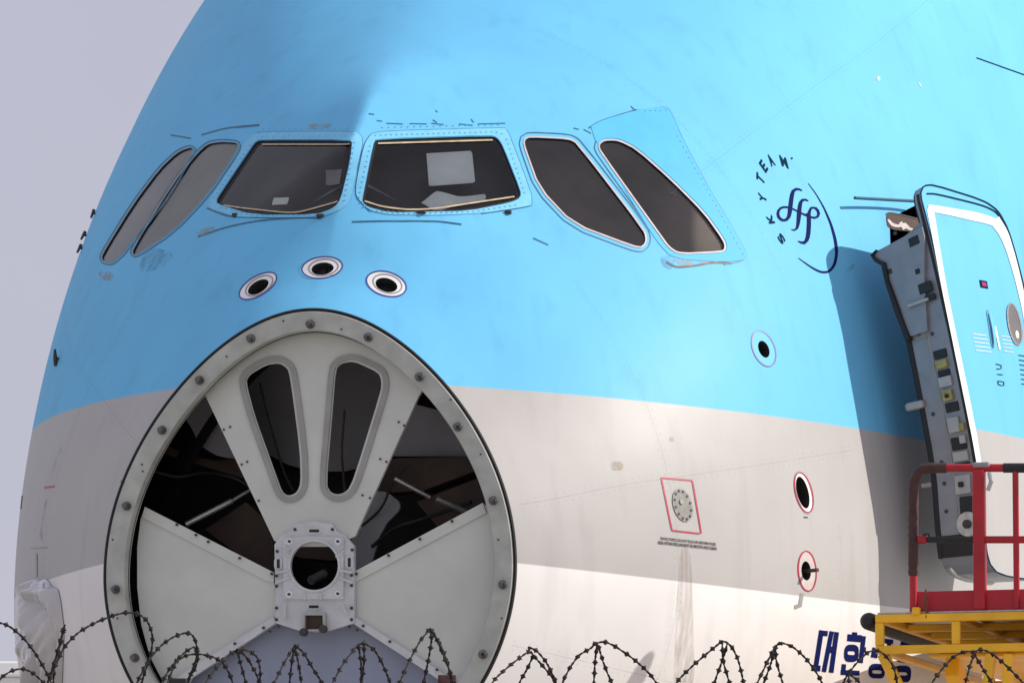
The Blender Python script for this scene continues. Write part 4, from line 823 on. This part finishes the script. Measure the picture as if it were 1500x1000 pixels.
# ------------------------------------------------------------------ barbed wire on the perimeter fence
FD = 9.2
def wp(px, py, dd=0.0): return CAM+ray(px, py)*(FD+dd)/ray(px, py).dot(FW)
ARCS = [
 ([(-60,925),(-25,912),(0,911),(15,917),(33,932),(50,953),(68,983),(80,1010),(86,1060)],.05,0), ([(40,1060),(70,1000),(85,965),(95,945),(115,925),(140,911),(165,901),(185,896),(205,899),(217,910),(224,930),(222,955),(215,975),(207,1000),(196,1060)],-.05,.12),
 ([(95,914),(91,930),(84,955),(78,975),(66,1010),(56,1060)],.0,0), ([(94,917),(88,945),(80,970),(78,1000),(80,1060)],.02,0), ([(-30,1060),(-8,1012),(0,993),(15,982),(32,978),(48,984),(70,1005),(90,1060)],.3,.1),
 ([(180,1060),(200,1000),(215,970),(232,948),(250,934),(270,926),(282,928),(289,945),(288,965),(280,985),(274,1005),(262,1060)],-.04,.1), ([(232,1060),(245,1000),(258,967),(270,955),(285,945),(291,955),(288,975),(270,1002),(250,1060)],.1,.1),
 ([(215,1060),(240,992),(255,969),(275,958),(292,957),(312,961),(326,969),(336,985),(342,1002),(350,1060)],.16,.1), ([(270,1060),(300,1000),(322,970),(347,949),(362,962),(375,985),(381,1002),(392,1060)],.2,.15), ([(347,950),(365,952),(378,962),(382,985),(379,1002),(368,1060)],.0,.1), ([(347,950),(352,970),(361,1002),(372,1060)],.3,.1),
 ([(372,1060),(402,1000),(415,972),(432,944)],.35,.1), ([(432,944),(428,965),(424,1002),(420,1060)],.0,0), ([(432,944),(445,955),(458,978),(474,1002),(495,1060)],-.05,.05), ([(432,946),(438,975),(442,1002),(446,1060)],.3,.1),
 ([(455,1060),(487,1000),(503,970),(525,943)],.35,.1), ([(525,943),(533,941),(548,950),(560,970),(573,1002),(590,1060)],-.05,.05), ([(525,944),(530,975),(529,1002),(528,1060)],.25,0), ([(533,942),(534,965),(531,990),(527,1020),(522,1060)],0,0),
 ([(560,1060),(585,1000),(598,970),(615,938),(630,920)],.2,.1), ([(630,920),(640,935),(650,960),(660,985),(668,1010),(680,1060)],-.05,0), ([(630,921),(633,935),(627,970),(620,1002),(612,1060)],.0,0), ([(631,921),(645,943),(656,970),(662,1000),(668,1060)],.03,0),
 ([(690,1060),(720,998),(744,976),(770,956),(776,953),(774,947)],.1,.1), ([(774,947),(786,952),(800,968),(814,996),(830,1060)],-.05,0), ([(782,958),(772,980),(761,998),(740,1060)],.05,0), ([(777,953),(782,960),(798,978),(812,994),(826,1060)],.03,0),
 ([(805,1060),(824,998),(834,978),(848,958),(866,949),(872,941),(886,939),(900,945),(928,964),(950,984),(964,1002),(990,1060)],-.05,.1), ([(875,942),(872,964),(870,1000),(868,1060)],.05,0), ([(876,944),(886,976),(897,1001),(915,1060)],.08,0),
 ([(955,1060),(990,998),(1018,971),(1048,946),(1060,937),(1072,946),(1082,966),(1090,1002),(1098,1060)],-.05,.1), ([(1066,940),(1060,962),(1046,1000),(1030,1060)],.05,0), ([(1058,940),(1059,968),(1069,1000),(1085,1060)],.08,0),
 ([(1080,1060),(1110,998),(1126,964),(1137,943),(1148,941),(1164,948),(1182,965),(1198,987),(1206,1003),(1225,1060)],-.05,.1), ([(1137,944),(1128,976),(1118,1001),(1100,1060)],.05,0), ([(1136,950),(1137,968),(1147,1001),(1165,1060)],.08,0),
 ([(1268,1060),(1240,992),(1250,975),(1272,953),(1287,952),(1295,957),(1309,974),(1314,997),(1318,1060)],.05,.1), ([(1330,1060),(1366,997),(1384,974),(1399,959),(1415,953),(1427,954),(1431,964),(1444,985),(1456,1004),(1470,1060)],-.04,.1), ([(1400,1060),(1420,975),(1430,951),(1443,951),(1458,960),(1474,974),(1488,988),(1502,1003),(1540,1060)],.06,.1),
 ([(1228,1060),(1236,995),(1243,985),(1262,1000),(1270,1060)],.1,0)]
wire = MB(); barbs = MB(); npt = 0
for P, d_, sw in ARCS:
    Q = smooth_poly(P, False, 4.0, 2); n = len(Q); pts = []
    for i, (x, y) in enumerate(Q):
        u = i/(n-1); pts.append(wp(x, y, d_+sw*(2*u-1)))
    # two strands twisted together
    for ph in (0, math.pi):
        wire.tube([p+RT*0.0009*math.cos(i*1.3+ph)+UP*0.0009*math.sin(i*1.3+ph) for i, p in enumerate(pts)], 0.0011, 5)
    j = random.randint(1, 3)
    while j < n-1:
        p = pts[j]; t = (pts[min(n-1, j+1)]-pts[j-1]).normalized(); u = t.cross(FW).normalized(); w = t.cross(u); a_ = random.uniform(0, math.pi)
        barbs.tube([p-t*0.0042, p-t*0.002, p+t*0.002, p+t*0.0042], 0.003, 6, True, [0.0018, 0.0030, 0.0030, 0.0018])
        for q in (a_, a_+2.0):
            e = u*math.cos(q)+w*math.sin(q); barbs.tube([p-e*0.0046, p+e*0.0046], 0.0011, 4)
        j += 4 if random.random() < 0.8 else 5
FEN = thing('perimeter_fence', (wp(455, 1000).x, wp(455, 1000).y, 0), 'perimeter fence posts below the coiled wire at the bottom edge', 'fence')
CO = thing('barbed_wire', wp(700, 1100), 'coil of rusty barbed wire looping along the bottom edge in front of the airliner', 'barbed wire')
wire.build('wire', M['rust'], CO, True); bo = barbs.build('barb', M['rust'], CO); bo['kind'] = 'stuff'
for px, w_, m, top in ((261,26,'black',993),(655,27,'foam',988)):
    a = wp(px, top, 0.06); z = a.z; wd = w_/FPX*FD
    MB().box((a.x, a.y, z/2), wd, wd*0.6, z, 0.002, (RT, RT.cross(Vector((0, 0, 1))), Vector((0, 0, 1)))).build('fence_post', M[m], FEN)
for px in (-140, 1050, 1445):
    a = wp(px, 1010, 0.06); MB().box((a.x, a.y, a.z/2), 0.028, 0.017, a.z, 0.002, (RT, RT.cross(Vector((0, 0, 1))), Vector((0, 0, 1)))).build('fence_post', M['foam'], FEN)
for py in (1075, 1180, 1300, 1450, 1600, 1800, 2050, 2350): MB().tube([wp(-200, py, 0.07), wp(1700, py, 0.07)], 0.0016, 5).build('fence_wire', M['rust'], FEN, True)

# ------------------------------------------------------------------ white building far behind, lower left
def building():
    D = 320; a = CAM+ray(-420, 966)*D/ray(-420, 966).dot(FW); b = CAM+ray(200, 972)*D/ray(200, 972).dot(FW); ax = (b-a); ax.z = 0; W = ax.length; ax.normalize(); dp = Vector((-ax.y, ax.x, 0)); h = (a.z+b.z)/2
    bld = thing('hangar', ((a.x+b.x)/2+dp.x*20, (a.y+b.y)/2+dp.y*20, 0), 'white flat-roofed hangar in the distance at the lower left edge', 'building')
    c = (a+b)/2+dp*20; MB().box((c.x, c.y, h/2-0.4), W, 40, h-0.8, 0.1, (ax, dp, Vector((0, 0, 1)))).build('wall', M['shed'], bld)
    MB().box((c.x, c.y, h-0.4), W+1.2, 41.2, 0.8, 0.1, (ax, dp, Vector((0, 0, 1)))).build('roof', M['shed'], bld)
    for k in range(3): q = a+ax*(W*(k+0.5)/3)-dp*0.15; MB().box((q.x, q.y, 6), W/4.2, 0.3, 12, 0.05, (ax, dp, Vector((0, 0, 1)))).build('hangar_door', M['baygrey'], bld)
building()
